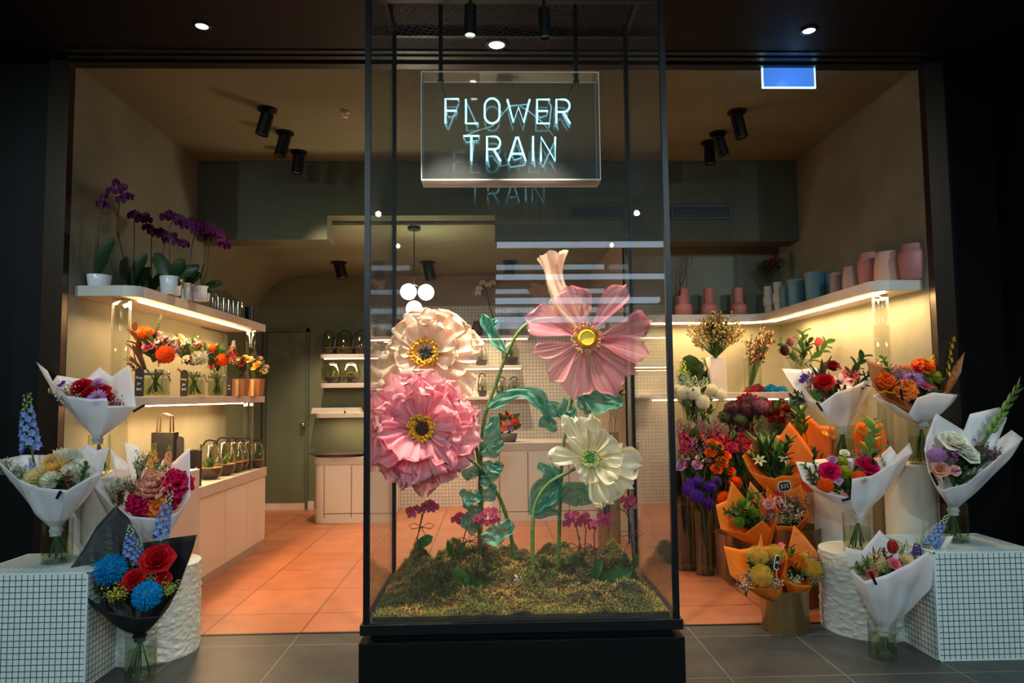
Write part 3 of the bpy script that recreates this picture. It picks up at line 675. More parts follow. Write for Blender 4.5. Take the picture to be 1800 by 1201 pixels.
def head(kind, c, c2=None):
    key = (kind, c, c2)
    if key in LIB: return LIB[key]
    r = random.Random(hash(kind) % 1000 if False else sum(map(ord, kind + c)))
    b = MB(); ms = [pmat(c), pmat(c2) if c2 else leafM]
    if kind == 'rose':
        for i, (n, L_, W, p0, p1, bs, cu) in enumerate([(3, .5, .5, 88, 95, .05, -.25), (4, .62, .62, 84, 80, .12, -.25), (5, .75, .8, 72, 58, .16, -.2), (6, .88, .95, 55, 28, .16, -.15), (6, .98, 1.0, 34, 0, .14, -.08)]):
            for k in range(n): petal(b, L_, W, 5, 4, .5, .35, p0 + r.uniform(-5, 5), p1 - 15 + r.uniform(-8, 8), cu * -1, .03, 2, r.random() * 6, 0, RZ(2 * PI * (k + i * .37) / n) , bs)
    elif kind == 'carn':
        for i, (n, L_, W, p0, p1) in enumerate([(6, .6, .5, 86, 78), (8, .78, .62, 72, 52), (9, .92, .72, 52, 24), (9, 1.0, .8, 30, -5), (8, .95, .8, 8, -25)]):
            for k in range(n): petal(b, L_, W, 6, 8, .8, .18, p0 + r.uniform(-12, 12), p1 + r.uniform(-16, 16), .1, .16, 3.2, r.random() * 6, 0, RZ(2 * PI * (k + r.random() * .5) / n), .03)
    elif kind in ('pom', 'mum'):
        N, ln, wd, ry = (300, .34, .12, 1.7) if kind == 'pom' else (150, .62, .22, 1.15)
        for k in range(N):
            zf = 1 - (k + .5) / N * ry; a = k * 2.39996 + r.uniform(-.1, .1); rr = math.sqrt(max(0, 1 - zf * zf)); n_ = Vector((rr * math.cos(a), rr * math.sin(a), zf))
            s0 = (.66 if kind == 'pom' else .38) * r.uniform(.92, 1.05); dr = (n_ + Vector((math.cos(a), math.sin(a), 0)) * (.25 if kind == 'pom' else .45) * (1 - max(zf, 0) * .5)).normalized()
            t = Vector((-math.sin(a), math.cos(a), 0)); nn = dr.cross(t); o_ = n_ * s0
            M_ = Matrix(((dr.x, t.x, nn.x, o_.x), (dr.y, t.y, nn.y, o_.y), (dr.z, t.z, nn.z, o_.z), (0, 0, 0, 1)))
            if nn.z < 0: pass
            petal(b, ln * r.uniform(.9, 1.12), wd, 3, 2, .35, .3, -24 + r.uniform(-12, 12), 42 + r.uniform(-10, 14), .35, 0, 1, 0, 0, M_ @ Matrix.Rotation(r.uniform(-.4, .4), 4, 'X'))
        b.ball((0, 0, -.02), .68 if kind == 'pom' else .42, 0, 12, 8, .9)
    elif kind == 'aster':
        for i, (n, L_, p0, p1, bs) in enumerate([(30, 1.0, 14, -4, .12), (28, .92, 30, 8, .1), (26, .8, 46, 26, .08), (22, .62, 62, 48, .05), (16, .42, 78, 74, .02)]):
            for k in range(n): petal(b, L_, .13, 4, 2, .3, .4, p0 + r.uniform(-6, 6), p1 + r.uniform(-8, 8), .3, 0, 1, 0, 1 if (c2 and i > 3) else 0, RZ(2 * PI * (k + r.random() * .6 + i * .5) / n), bs)
    elif kind == 'lily':
        for k in range(6): petal(b, 1.15, .42 if k % 2 else .34, 8, 4, .7, .8, 72, -40, .25, .02, 1, 0, 0, RZ(PI * k / 3), .06)
        for k in range(6):
            a = PI * k / 3 + .3; b.tube([(0, 0, .1), (.16 * math.cos(a), .16 * math.sin(a), .6), (.3 * math.cos(a), .3 * math.sin(a), .75)], .012, 4, 1); b.dot((.31 * math.cos(a), .31 * math.sin(a), .77), .05, 1)
    elif kind == 'bud':
        b.lathe([(.02, 0), (.16, .15), (.22, .5), (.18, .9), (.06, 1.3), (.01, 1.38)], 10)
        for k in range(3): petal(b, 1.38, .3, 6, 2, .5, .7, 84, 88, -.3, 0, 1, 0, 1, RZ(2 * PI * k / 3), .04)
    elif kind == 'pin':
        for k in range(230):
            zf = 1 - (k + .5) / 230 * .95; a = k * 2.39996; rr = math.sqrt(1 - zf * zf)
            n_ = Vector((rr * math.cos(a), rr * math.sin(a), zf)); L1 = r.uniform(.95, 1.1)
            b.tube([n_ * .35, n_ * .7 + Vector((0, 0, -.03)), n_ * L1 * .97 + Vector((0, 0, .12))], [.02, .018, .014], 3, 0 if r.random() < .8 else 1, caps=False); b.dot(n_ * L1 + Vector((0, 0, .13)), .035, 0)
        b.ball((0, 0, 0), .55, 1, 10, 6)
    elif kind == 'banksia':
        for i in range(20):
            for k in range(18):
                zf = i / 19; a = 2 * PI * (k + .5 * (i % 2)) / 18; rr = .62 * (math.sin(PI * (.12 + .8 * zf)) ** .5)
                c_ = Vector((rr * math.cos(a), rr * math.sin(a), -.75 + 1.6 * zf)); b.dot(c_, .075, 0 if k % 3 else 1); b.dot(c_ * 1.08 + Vector((0, 0, .02)), .04, 0)
        b.ball((0, 0, .05), .6, 1, 12, 8, 1.35)
    elif kind == 'protea':
        for i, (n, L_, p0, p1) in enumerate([(8, 1.15, 84, 96), (9, 1.2, 78, 90), (9, 1.1, 70, 80), (8, .8, 60, 66)]):
            for k in range(n): petal(b, L_, .34, 5, 2, .4, .5, p0, p1, .25, 0, 1, 0, 0, RZ(2 * PI * (k + .5 * i) / n), .08 + .06 * i)
        b.ball((0, 0, .45), .3, 1, 8, 6, 1.4)
    elif kind == 'cluster':
        for k in range(150):
            zf = 1 - (k + .5) / 150 * 1.5; a = k * 2.39996; rr = math.sqrt(max(0, 1 - zf * zf)); s_ = r.uniform(.82, 1.03)
            p = Vector((rr * math.cos(a), rr * math.sin(a), zf * .85)) * s_
            for q_ in range(4):
                t_ = q_ * PI / 2 + k; b.dot((p.x + .05 * math.cos(t_), p.y + .05 * math.sin(t_), p.z + .02 * math.sin(t_ * 2)), .055, 0 if (k + q_) % 4 else 1)
        b.ball((0, 0, 0), .78, 1, 10, 8, .8)
    elif kind == 'celosia':
        for i in range(5):
            for k in range(9):
                petal(b, 1.0 - i * .07, .55, 6, 8, .7, .1, 20 + i * 16 + r.uniform(-8, 8), 30 + i * 15, .0, .16, 4, r.random() * 6, 0, RZ(2 * PI * (k + r.random()) / 9), .05)
    elif kind == 'orchid':      # moth orchid bloom facing +Z
        for k, (a, L_, W) in enumerate([(90, 1, .62), (210, .95, .6), (330, .95, .6)]): petal(b, L_, W, 5, 4, .5, .4, 12, -6, .12, 0, 1, 0, 0, RZ(math.radians(a)), .04)
        for a in (20, 160): petal(b, 1.0, 1.05, 6, 4, .45, .28, 10, 2, .06, .02, 2, 1, 0, RZ(math.radians(a)), .03)
        petal(b, .45, .3, 4, 2, .5, .4, 30, 80, .3, 0, 1, 0, 1, RZ(math.radians(270)), .03); b.dot((0, 0, .1), .09, 1)
    elif kind == 'little':      # five petalled small bloom
        for k in range(5): petal(b, 1, .85, 3, 2, .6, .25, 35, 10, .1, 0, 1, 0, 0, RZ(2 * PI * k / 5), .05)
        b.dot((0, 0, .15), .18, 1)
    me = b.mesh(kind, ms, True); LIB[key] = me; return me
def spray(kind, c, c2=None):     # unit height along +Z
    key = ('s', kind, c, c2)
    if key in LIB: return LIB[key]
    r = random.Random(sum(map(ord, kind + c))); b = MB(); ms = [pmat(c), pmat(c2) if c2 else pmat('bud'), green_stem, leafM]
    if kind == 'spike':          # delphinium or snapdragon
        pts = [(0.03 * math.sin(3 * t), 0.02 * math.sin(4 * t), t) for t in [i / 8 for i in range(9)]]; b.tube(pts, [.014 * (1.1 - .8 * t / 8) for t in range(9)], 5, 2)
        for k in range(52):
            t = .30 + .68 * k / 52; a = k * 2.4; s_ = .075 * (1.15 - t * .75); ctr_ = Vector((0.03 * math.sin(3 * t), .02 * math.sin(4 * t), t)); d_ = Vector((math.cos(a), math.sin(a), .25)).normalized()
            p = ctr_ + d_ * s_ * 1.25
            if t > .76: b.dot(p, s_ * .55, 1, 1.2); continue
            R_ = Matrix.Translation(p) @ d_.to_track_quat('Z', 'Y').to_matrix().to_4x4() @ Matrix.Scale(s_, 4)
            for q_ in range(5): petal(b, 1, .95, 2, 2, .5, .2, 40, 10, .1, 0, 1, 0, 0, R_ @ RZ(2 * PI * q_ / 5), .05)
            b.dot(p + d_ * s_ * .2, s_ * .25, 1)
    elif kind == 'filler':
        for k in range(16):
            a = r.uniform(0, 2 * PI); l_ = r.uniform(.65, 1.0); tip = Vector((math.cos(a) * r.uniform(.05, .34), math.sin(a) * r.uniform(.05, .34), l_)); mid = Vector((tip.x * .35, tip.y * .35, l_ * .55))
            b.tube([(0, 0, 0), mid, tip], .006, 3, 2, caps=False)
            for q_ in range(9):
                t = r.uniform(.0, 1); p = mid.lerp(tip, t) + Vector((r.uniform(-.07, .07), r.uniform(-.07, .07), r.uniform(-.03, .06))); b.tube([mid.lerp(tip, t * .8), p], .003, 3, 2, caps=False); b.dot(p, r.uniform(.018, .032), 0 if r.random() < .7 else 1)
    elif kind == 'leafy':
        b.tube([(0, 0, 0), (.03, .01, .5), (0, .02, 1)], [.012, .009, .004], 4, 2)
        for k in range(11):
            t = .25 + .75 * k / 10; a = k * 2.4; R_ = Matrix.Translation((.03 * math.sin(PI * t), .01, t)) @ RZ(a)
            petal(b, .36 * (1.15 - .4 * t), .16, 5, 2, .55, .7, 60, 15, .25, 0, 1, 0, 0, R_, .01)
    elif kind == 'blade':
        for k in range(6):
            petal(b, r.uniform(.75, 1.0), .13, 8, 2, .4, .7, 88, 60 + r.uniform(-20, 10), .25, 0, 1, 0, 0, RZ(k * 1.1), .01)
    elif kind == 'euc':
        b.tube([(0, 0, 0), (.02, 0, .5), (.05, .02, 1)], [.01, .008, .003], 4, 2)
        for k in range(12):
            t = .2 + .8 * k / 11
            for s_ in (0, PI): petal(b, .15 * (1.2 - .6 * t), .13, 3, 2, .4, .35, 30, 20, .1, 0, 1, 0, 0, Matrix.Translation((.05 * t * t, 0, t)) @ RZ(k * 1.2 + s_), .01)
    elif kind == 'glad':
        b.tube([(0, 0, 0), (0, .01, .6), (0, 0, 1)], [.018, .014, .004], 5, 0)
        for k in range(13):
            t = .25 + .72 * k / 12; s_ = 1 if k % 2 else -1; R_ = Matrix.Translation((.0, 0, t - .05)) @ Matrix.Rotation(s_ * .28, 4, 'Y')
            b.lathe([(.004, 0), (.026 * (1.3 - t), .04), (.022 * (1.3 - t), .1), (.002, .15)], 6, 0, mx=R_ @ Matrix.Translation((s_ * .01, 0, 0)))
    elif kind == 'oncid':
        b.tube([(0, 0, 0), (.02, 0, .5), (.1, 0, 1)], .006, 4, 2)
        for k in range(11):
            t = .25 + .72 * k / 10; p = Vector((.1 * t * t + .07 * (1 if k % 2 else -1), r.uniform(-.04, .04), t)); s_ = .07
            R_ = Matrix.Translation(p) @ Vector((r.uniform(-.3, .3), -1, .3)).to_track_quat('Z', 'Y').to_matrix().to_4x4() @ Matrix.Scale(s_, 4)
            for q_ in range(4): petal(b, 1, .9, 3, 2, .5, .2, 20, 0, .1, .05, 2, 0, 0, R_ @ RZ(2 * PI * q_ / 4 + .4), .03)
            b.tube([(.1 * t * t, 0, t - .03), p], .003, 3, 2)
    me = b.mesh(kind, ms, True); LIB[key] = me; return me
NM = {'rose': 'rose', 'carn': 'carnation', 'pom': 'pompon_chrysanthemum', 'mum': 'chrysanthemum', 'aster': 'aster', 'lily': 'lily', 'bud': 'lily_bud', 'pin': 'pincushion_protea', 'banksia': 'banksia', 'protea': 'protea', 'cluster': 'flower_cluster', 'celosia': 'celosia', 'orchid': 'orchid_bloom', 'little': 'small_bloom',
      'spike': 'flower_spike', 'filler': 'filler_sprig', 'leafy': 'leafy_sprig', 'blade': 'blade_leaves', 'euc': 'eucalyptus_sprig', 'glad': 'gladiolus_spike', 'oncid': 'dancing_orchid_spray'}
LEAFC = {'dark': leafD, 'mid': leafM, 'light': leafL, 'bronze': leafB, 'euca': leafG}
def sprayleaf(kind, lc):
    key = ('sl', kind, lc)
    if key in LIB: return LIB[key]
    me = spray(kind, 'green').copy(); me.name = kind; me.materials[0] = LEAFC[lc]; LIB[key] = me; return me
def put(spec, root, d, neck):
    """spec: (kind, colour[, colour2], px, py, do, rpx) heads or (kind, colour, x0, y0, x1, y1, do) sprays"""
    kind = spec[0]
    if kind in ('spike', 'filler', 'leafy', 'blade', 'euc', 'glad', 'oncid'):
        col, x0, y0, x1, y1, do = spec[1:7]; wf = spec[7] if len(spec) > 7 else 1.0
        c2 = None
        if '/' in col: col, c2 = col.split('/')
        me = sprayleaf(kind, col) if col in LEAFC else spray(kind, col, c2)
        p0 = P(x0, y0, d + do * .5); p1 = P(x1, y1, d + do); v = p1 - p0
        rot = v.to_track_quat('Z', 'Y') @ Quaternion((0, 0, 1), rnd.uniform(0, 6)) if kind not in ('oncid',) else v.to_track_quat('Z', 'Y')
        return child(NM[kind], me, root, p0 - root.location, rot, (v.length * wf, v.length * wf, v.length))
    col, px, py, do, rp = spec[1:6]; c2 = None
    if '/' in col: col, c2 = col.split('/')
    p = P(px, py, d + do); rr = mm(rp, d + do)
    out = (p - neck); out.z *= .5
    n = (out.normalized() * .55 + Vector((rnd.uniform(-.15, .15), -1, .45)) * .75).normalized()
    if kind in ('bud',): n = (out.normalized() + Vector((0, -.3, .9))).normalized()
    if kind == 'banksia': n = Vector((rnd.uniform(-.2, .2), -.25, 1)).normalized()
    if kind == 'protea': n = (Vector((out.x * 3, -.3, .8))).normalized()
    rot = n.to_track_quat('Z', 'Y') @ Quaternion((0, 0, 1), rnd.uniform(-.5, .5) if kind in ('orchid',) else rnd.uniform(0, 6))
    return child(NM[kind], head(kind, col, c2), root, p - root.location - n * rr * (-.15 if kind in ('pom', 'cluster', 'banksia') else .35), rot, rr)
def foliage(root, base, pts, n, mats, L_=.09, W=.035, name='foliage', spread=.7, top=1.0):
    """leaves filling a region: pts are (world point) targets; leaves aim from base through them"""
    b = MB()
    for k in range(n):
        i, j = rnd.randrange(len(pts)), rnd.randrange(len(pts)); p = pts[i].lerp(pts[j], rnd.random() * .5) ; q_ = base.lerp(p, rnd.uniform(spread, top)) + Vector((rnd.uniform(-.015, .015), rnd.uniform(-.015, .015), rnd.uniform(-.015, .015)))
        dr_ = (q_ - base).normalized() + Vector((rnd.uniform(-.7, .7), rnd.uniform(-.7, .3), rnd.uniform(-.5, .5)))
        R_ = Matrix.Translation(q_ - root.location) @ dr_.to_track_quat('X', 'Z').to_matrix().to_4x4()
        l_ = L_ * rnd.uniform(.6, 1.2); petal(b, l_, W * l_ / L_, 4, 2, .5, .7, 12, -25, .25, 0, 1, 0, rnd.randrange(len(mats)), R_ @ Matrix.Rotation(rnd.uniform(-1, 1), 4, 'X'), 0)
    return b.build(name, mats, root, smooth=True)
paper_w = mat('white_paper', (240, 238, 240), .5, trans=.40, alpha=.06, tcol=(244, 240, 238)); paper_o = mat('orange_paper', (242, 140, 34), .55, trans=.35, tcol=(255, 130, 30)); paper_k = mat('black_paper', (20, 20, 22), .6)
paper_b = mat('brown_paper', (176, 104, 48), .6, trans=.2); ribbon_k = mat('black_ribbon', (18, 18, 20), .35); satin_w = mat('white_tissue', (226, 220, 218), .5, trans=.3)
def wrap(root, m, d, neck, rn, rim, bulge=.6, name='paper_wrap', fold=.010, tail=.02, seed=1, nt=14, sub=9):
    r = random.Random(seed); N0 = neck
    R3 = [P(x, y, d + o) for x, y, o in rim]; K = len(R3)
    loop = []
    for i in range(K):
        a, c = R3[i], R3[(i + 1) % K]
        for k in range(sub): loop.append(a.lerp(c, k / sub))
    rows = []; n = len(loop); sd = seed * 3.7
    for t_ in range(-1, nt + 1):
        t = max(t_, 0) / nt; row = []
        for i, q_ in enumerate(loop):
            h = Vector((q_.x - N0.x, (q_.y - N0.y), 0)); hd_ = h.normalized() if h.length > 1e-4 else Vector((1, 0, 0))
            ring = N0 + hd_ * rn
            ctrl = Vector((N0.x + h.x * bulge + hd_.x * rn * .5, N0.y + h.y * bulge + hd_.y * rn * .5, N0.z + (q_.z - N0.z) * (.42)))
            p = ring * (1 - t) ** 2 + ctrl * (2 * t * (1 - t)) + q_ * t * t
            ang = math.atan2(h.y, h.x)
            f = math.sin(ang * 4 + seed) * .5 + math.sin(ang * 7 + seed * 2) * .3 * t + noise.noise(Vector((p.x * 7 + sd, p.y * 7, p.z * 7))) * 1.8
            p = p + hd_ * f * fold * (math.sin(PI * min(t * 1.0, 1)) * .9 + .25)
            if t_ < 0: p = p + hd_ * rn * .35 - Vector((0, 0, tail))
            row.append(p - root.location)
        rows.append(row)
    b = MB().grid(rows, closed=True); o = b.build(name, m, root, smooth=True)
    sd_ = o.modifiers.new('paper', 'SOLIDIFY'); sd_.thickness = .0008
    return o, R3
def stems(root, neck, bottom, n, r0, r1, m=None, sr=.0035, seed=3):
    r = random.Random(seed); b = MB()
    for k in range(n):
        a = r.uniform(0, 2 * PI); f = math.sqrt(r.random()); a2 = a + PI + r.uniform(-.6, .6)
        p0 = neck + Vector((math.cos(a) * r0 * f, math.sin(a) * r0 * f, .03)); p1 = bottom + Vector((math.cos(a2) * r1 * f, math.sin(a2) * r1 * f, r.uniform(.0, .03)))
        b.tube([p0 - root.location, p0.lerp(p1, .5) + Vector((r.uniform(-.004, .004), 0, 0)) - root.location, p1 - root.location], sr * r.uniform(.7, 1.3), 5)
    return b.build('stems', m or green_stem, root, smooth=True)
def bouquet(label, m, d, neck, rim, items, vase=None, vlabel=None, fol=(leafD, leafM), nf=60, bulge=.6, seed=1, clip=None, rn=.026, fl=.09, group=None, name='wrapped_bouquet', base=None, ns_=12, fold=.01, folw=.038):
    nk = P(neck[0], neck[1], d)
    if vase:
        cx, yt, yb, wpx = vase; vz = yb if yb < 5 else P(cx, yb, d).z; vb = PZ(cx, vz, d)
    else: vb = base if base is not None else nk - Vector((0, 0, .2))
    root = empty(name, Vector((vb.x, vb.y, vb.z + .012)), label, 'bouquet', group)
    w_, R3 = wrap(root, m, d, nk, rn, rim, bulge, seed=seed, fold=fold)
    for it in items: put(it, root, d, nk)
    hp = [P(it[2], it[3], d + it[4]) for it in items if it[0] not in ('spike', 'filler', 'leafy', 'blade', 'euc', 'glad', 'oncid')]
    if len(hp) < 3: hp = [q_.lerp(nk, .3) for q_ in R3]
    cen = sum(R3, Vector()) / len(R3)
    if nf: foliage(root, nk, hp + [q_.lerp(cen, .5).lerp(nk, .12) for q_ in R3], nf, list(fol), fl, folw, spread=.5, top=.8)
    rv = mm(vase[3] / 2, d) if vase else .03
    stems(root, nk, Vector((vb.x, vb.y, vb.z + .014)), ns_, min(rn * .7, .02), rv * .75, seed=seed)
    b = MB(); b.lathe([(rn * 1.06, -.045), (rn * 1.12, -.02), (rn * 1.0, .01)], 20, c=nk - root.location, cap0=False); b.build('binding', ribbon_k if m is paper_k else paper_o if m is paper_o else satin_w, root, smooth=True)
    if clip:
        cpx, cpy, co, ca, cl_ = clip
        R_ = Matrix.Translation(P(cpx, cpy, d + co) - root.location) @ Matrix.Rotation(ca, 4, 'Y'); l_ = mm(cl_, d) / 2
        b = MB(); b.box((-.007, -.004, -l_), (.007, .0, l_), mx=R_); b.box((-.006, -.009, -l_), (.006, -.006, l_ * .9), mx=R_ @ Matrix.Rotation(.1, 4, 'X')); b.tube([(-.007, -.004, 0), (.007, -.004, 0)], .004, 8, mx=R_)
        b.build('black_clip', ribbon_k, root)
    if vase:
        zt = P(cx, yt, d).z
        glass_vase(vb, rv, zt - vb.z, vlabel or 'clear cylinder vase', .62)
    return root
# ---------------- wrapped bouquets, left ----------------
bouquet('white paper bouquet with dark red and lilac flowers, highest on the left', paper_w, 4.24, (172, 768),
        [(64, 636, .02), (78, 655, -.02), (115, 696, -.09), (160, 702, -.12), (188, 700, -.11), (190, 714, -.10), (218, 713, -.07), (240, 716, -.02), (228, 642, .05), (196, 662, .09), (175, 646, .12), (150, 668, .10), (101, 660, .07), (92, 672, .05), (84, 652, .04)],
        [('little', 'violet/white', 109, 676, -.03, 10), ('rose', 'red', 141, 680, -.04, 19), ('rose', 'red', 176, 688, -.02, 18), ('rose', 'red', 155, 690, -.06, 14), ('aster', 'lilac/gold', 165, 675, .0, 18), ('aster', 'lilac/gold', 168, 697, -.09, 16),
         ('rose', 'red', 190, 698, -.03, 11), ('filler', 'white/peach', 150, 730, 102, 676, -.02), ('filler', 'white/lpink', 150, 735, 122, 684, -.05), ('filler', 'deeppink/white', 192, 750, 208, 694, -.02), ('filler', 'coral/pale', 188, 745, 196, 700, -.05), ('filler', 'white', 150, 730, 142, 685, -.07)],
        (173, 764, pz0, 34), 'clear cylinder vase on the cream pedestal holding the highest left bouquet', nf=40, seed=3, clip=(245, 718, -.03, 1.05, 22), fl=.07)
bouquet('white paper bouquet with white chrysanthemums and a tall blue delphinium on the left tiled cube', paper_w, 3.88, (98, 927),
        [(-6, 806, -.02), (30, 842, -.11), (70, 858, -.14), (118, 862, -.14), (158, 838, -.10), (180, 830, -.05), (192, 785, .02), (170, 792, .08), (152, 781, .13), (134, 796, .15), (90, 800, .15), (40, 800, .12), (2, 808, .06)],
        [('mum', 'white', 110, 806, .05, 30), ('mum', 'cream', 62, 838, -.06, 24), ('mum', 'white', 86, 842, -.09, 19), ('mum', 'white', 122, 828, -.03, 19), ('aster', 'gold', 93, 806, .02, 20), ('aster', 'gold', 97, 822, -.03, 23), ('aster', 'white', 133, 815, .04, 16),
         ('spike', 'sky/bud', 66, 838, 48, 690, .06, .9), ('filler', 'white/pale', 30, 860, 34, 812, .02), ('little', 'white', 24, 822, .0, 12), ('filler', 'cream/lime', 60, 880, 58, 846, -.10), ('spike', 'sky/violet', 62, 850, 52, 805, .0, 1.2),
         ('leafy', 'mid', 138, 860, 150, 818, -.02), ('leafy', 'bronze', 118, 880, 120, 838, -.09), ('leafy', 'mid', 130, 868, 152, 846, -.08), ('leafy', 'dark', 100, 880, 104, 846, -.09), ('filler', 'pale', 20, 850, 6, 806, .03)],
        (100, 912, .576, 47), 'clear cylinder vase on the left tiled cube', nf=60, seed=5, clip=(104, 870, -.145, .5, 14))
bouquet('white paper bouquet with magenta and peach carnations on the rough pedestal behind the black bouquet', paper_w, 4.16, (262, 968),
        [(163, 850, -.03), (190, 884, -.11), (230, 908, -.14), (280, 912, -.13), (316, 900, -.09), (334, 872, -.03), (334, 786, .05), (306, 812, .11), (262, 826, .14), (243, 784, .14), (218, 778, .13), (226, 818, .12), (194, 788, .09), (200, 826, .06)],
        [('carn', 'magenta', 309, 848, .0, 30), ('carn', 'peach', 270, 852, -.04, 31), ('carn', 'magenta', 246, 880, -.08, 25), ('carn', 'magenta', 262, 893, -.09, 16), ('carn', 'lorange', 278, 890, -.09, 21), ('carn', 'crimson', 300, 880, -.05, 16), ('filler', 'white/pale', 200, 890, 196, 846, -.02),
         ('filler', 'white', 215, 890, 210, 836, -.03), ('filler', 'bud/lpink', 240, 860, 250, 790, .05), ('filler', 'bud/peach', 262, 860, 284, 806, .06), ('spike', 'gold/lime', 270, 850, 272, 778, .08), ('spike', 'peach/lime', 290, 840, 298, 782, .1), ('leafy', 'bronze', 205, 900, 212, 866, -.07), ('filler', 'lpink/bud', 230, 880, 228, 840, -.04), ('little', 'pink', 274, 812, .07, 8)],
        (262, 955, .502, 40), 'clear vase on the rough pedestal hidden behind the black bouquet', nf=60, seed=8)
bouquet('black paper bouquet with blue pompon chrysanthemums and red roses in a vase on the floor', paper_k, 3.755, (246, 1112),
        [(120, 1004, -.03), (140, 1040, -.10), (190, 1076, -.15), (240, 1088, -.16), (278, 1084, -.13), (310, 1040, -.06), (330, 990, .0), (347, 940, .06), (300, 946, .12), (250, 955, .15), (226, 910, .16), (204, 889, .13), (170, 925, .10), (138, 978, .04)],
        [('pom', 'blue', 198, 1004, -.06, 28), ('pom', 'blue', 259, 1048, -.12, 26), ('rose', 'red', 276, 982, -.02, 29), ('rose', 'red', 233, 1019, -.10, 20), ('rose', 'red', 287, 1017, -.04, 14), ('spike', 'sky/pale', 280, 985, 300, 862, .04, .95), ('spike', 'sky/pale', 236, 1010, 230, 920, .04, 1.2), ('spike', 'sky/pale', 240, 1020, 244, 945, .02, 1.1),
         ('euc', 'euca', 196, 990, 188, 928, .05), ('euc', 'euca', 166, 1010, 158, 966, .03), ('filler', 'ylw', 214, 1075, 210, 1020, -.13, 1.2), ('filler', 'ylw/lime', 205, 1070, 196, 1036, -.13), ('filler', 'lime', 292, 1055, 305, 1020, -.07, 1.4), ('filler', 'lime/pale', 262, 1040, 262, 1004, -.07, 1.2), ('filler', 'lime', 285, 1060, 296, 1028, -.08, 1.2), ('leafy', 'dark', 190, 1060, 172, 1032, -.07)],
        (247, 1114, .002, 49), 'clear cylinder vase on the dark floor holding the black bouquet', nf=50, seed=11, fol=(leafD, leafD), bulge=.72)
# ---------------- wrapped bouquets, right ----------------
bouquet('white paper bouquet with pink lilies and red roses, standing highest on the round cream pedestal', paper_w, 4.78, (1483, 752),
        [(1374, 648, .02), (1400, 690, -.07), (1440, 712, -.12), (1470, 690, -.13), (1500, 680, -.12), (1530, 664, -.06), (1548, 632, .02), (1530, 652, .07), (1500, 680, .13), (1470, 676, .14), (1432, 646, .14), (1408, 650, .10)],
        [('rose', 'red', 1448, 671, -.05, 19), ('rose', 'darkred', 1463, 643, .02, 15), ('lily', 'lpink', 1478, 672, -.04, 22), ('bud', 'lpink', 1424, 690, -.06, 15), ('bud', 'cream', 1447, 652, .02, 13), ('little', 'violet', 1414, 664, -.02, 9), ('little', 'violet', 1410, 670, -.03, 7),
         ('spike', 'coral/peach', 1488, 690, 1490, 640, .03, 1.4), ('spike', 'coral/peach', 1502, 690, 1510, 642, .03, 1.3), ('blade', 'dark', 1450, 700, 1436, 624, .04), ('leafy', 'dark', 1480, 690, 1515, 630, .04), ('leafy', 'dark', 1490, 700, 1526, 658, -.05), ('leafy', 'dark', 1430, 710, 1392, 700, -.1), ('leafy', 'bronze', 1455, 710, 1452, 686, -.1), ('leafy', 'dark', 1420, 700, 1400, 690, -.08), ('filler', 'mauve/lpink', 1425, 690, 1420, 650, .04)],
        (1482, 748, pz3, 40), 'clear cylinder vase on the round cream pedestal holding the lily bouquet', nf=60, seed=13, clip=(1440, 715, -.14, -.6, 18))
bouquet('white and brown paper bouquet with orange carnations beside the right jamb', paper_b, 4.33, (1620, 742),
        [(1532, 680, .0), (1560, 700, -.08), (1596, 718, -.12), (1630, 700, -.12), (1665, 688, -.08), (1690, 655, -.03), (1696, 618, -.01), (1672, 650, .02), (1640, 655, .08), (1590, 640, .13), (1560, 645, .10), (1522, 632, .06)],
        [('carn', 'orange', 1557, 668, -.02, 16), ('carn', 'lorange', 1592, 684, -.08, 21), ('carn', 'orange', 1626, 643, .04, 20), ('aster', 'lilac', 1608, 664, -.02, 19), ('rose', 'pink', 1629, 677, -.05, 13), ('rose', 'red', 1612, 648, .0, 8), ('mum', 'lime', 1644, 660, .0, 14), ('little', 'pink', 1664, 652, .02, 8),
         ('oncid', 'yellow', 1660, 680, 1676, 594, -.02, .8), ('oncid', 'yellow', 1590, 690, 1545, 688, -.10, .9), ('filler', 'lilac/mauve', 1580, 690, 1580, 642, .05), ('filler', 'lpink/mauve', 1570, 690, 1566, 646, .05), ('filler', 'mauve', 1600, 690, 1602, 648, .05), ('leafy', 'mid', 1570, 670, 1552, 632, .05), ('oncid', 'yellow', 1650, 670, 1644, 624, .05)],
        (1621, 738, pz2, 42), 'clear cylinder vase on the slim pedestal holding the orange carnation bouquet', nf=60, seed=17, clip=(1584, 694, -.125, -.15, 20))
rb = [o for o in COL.objects if o.name.startswith('wrapped_bouquet') and 'brown paper' in o['label']][0]
wrap(rb, paper_w, 4.33, P(1620, 744, 4.33), .034, [(1534, 696, .0), (1572, 712, -.10), (1597, 728, -.17), (1612, 700, -.18), (1640, 690, -.17), (1676, 694, -.13), (1684, 694, -.03), (1650, 690, .03), (1600, 690, .10), (1560, 684, .08)], .74, name='outer_paper', seed=18, fold=.003)
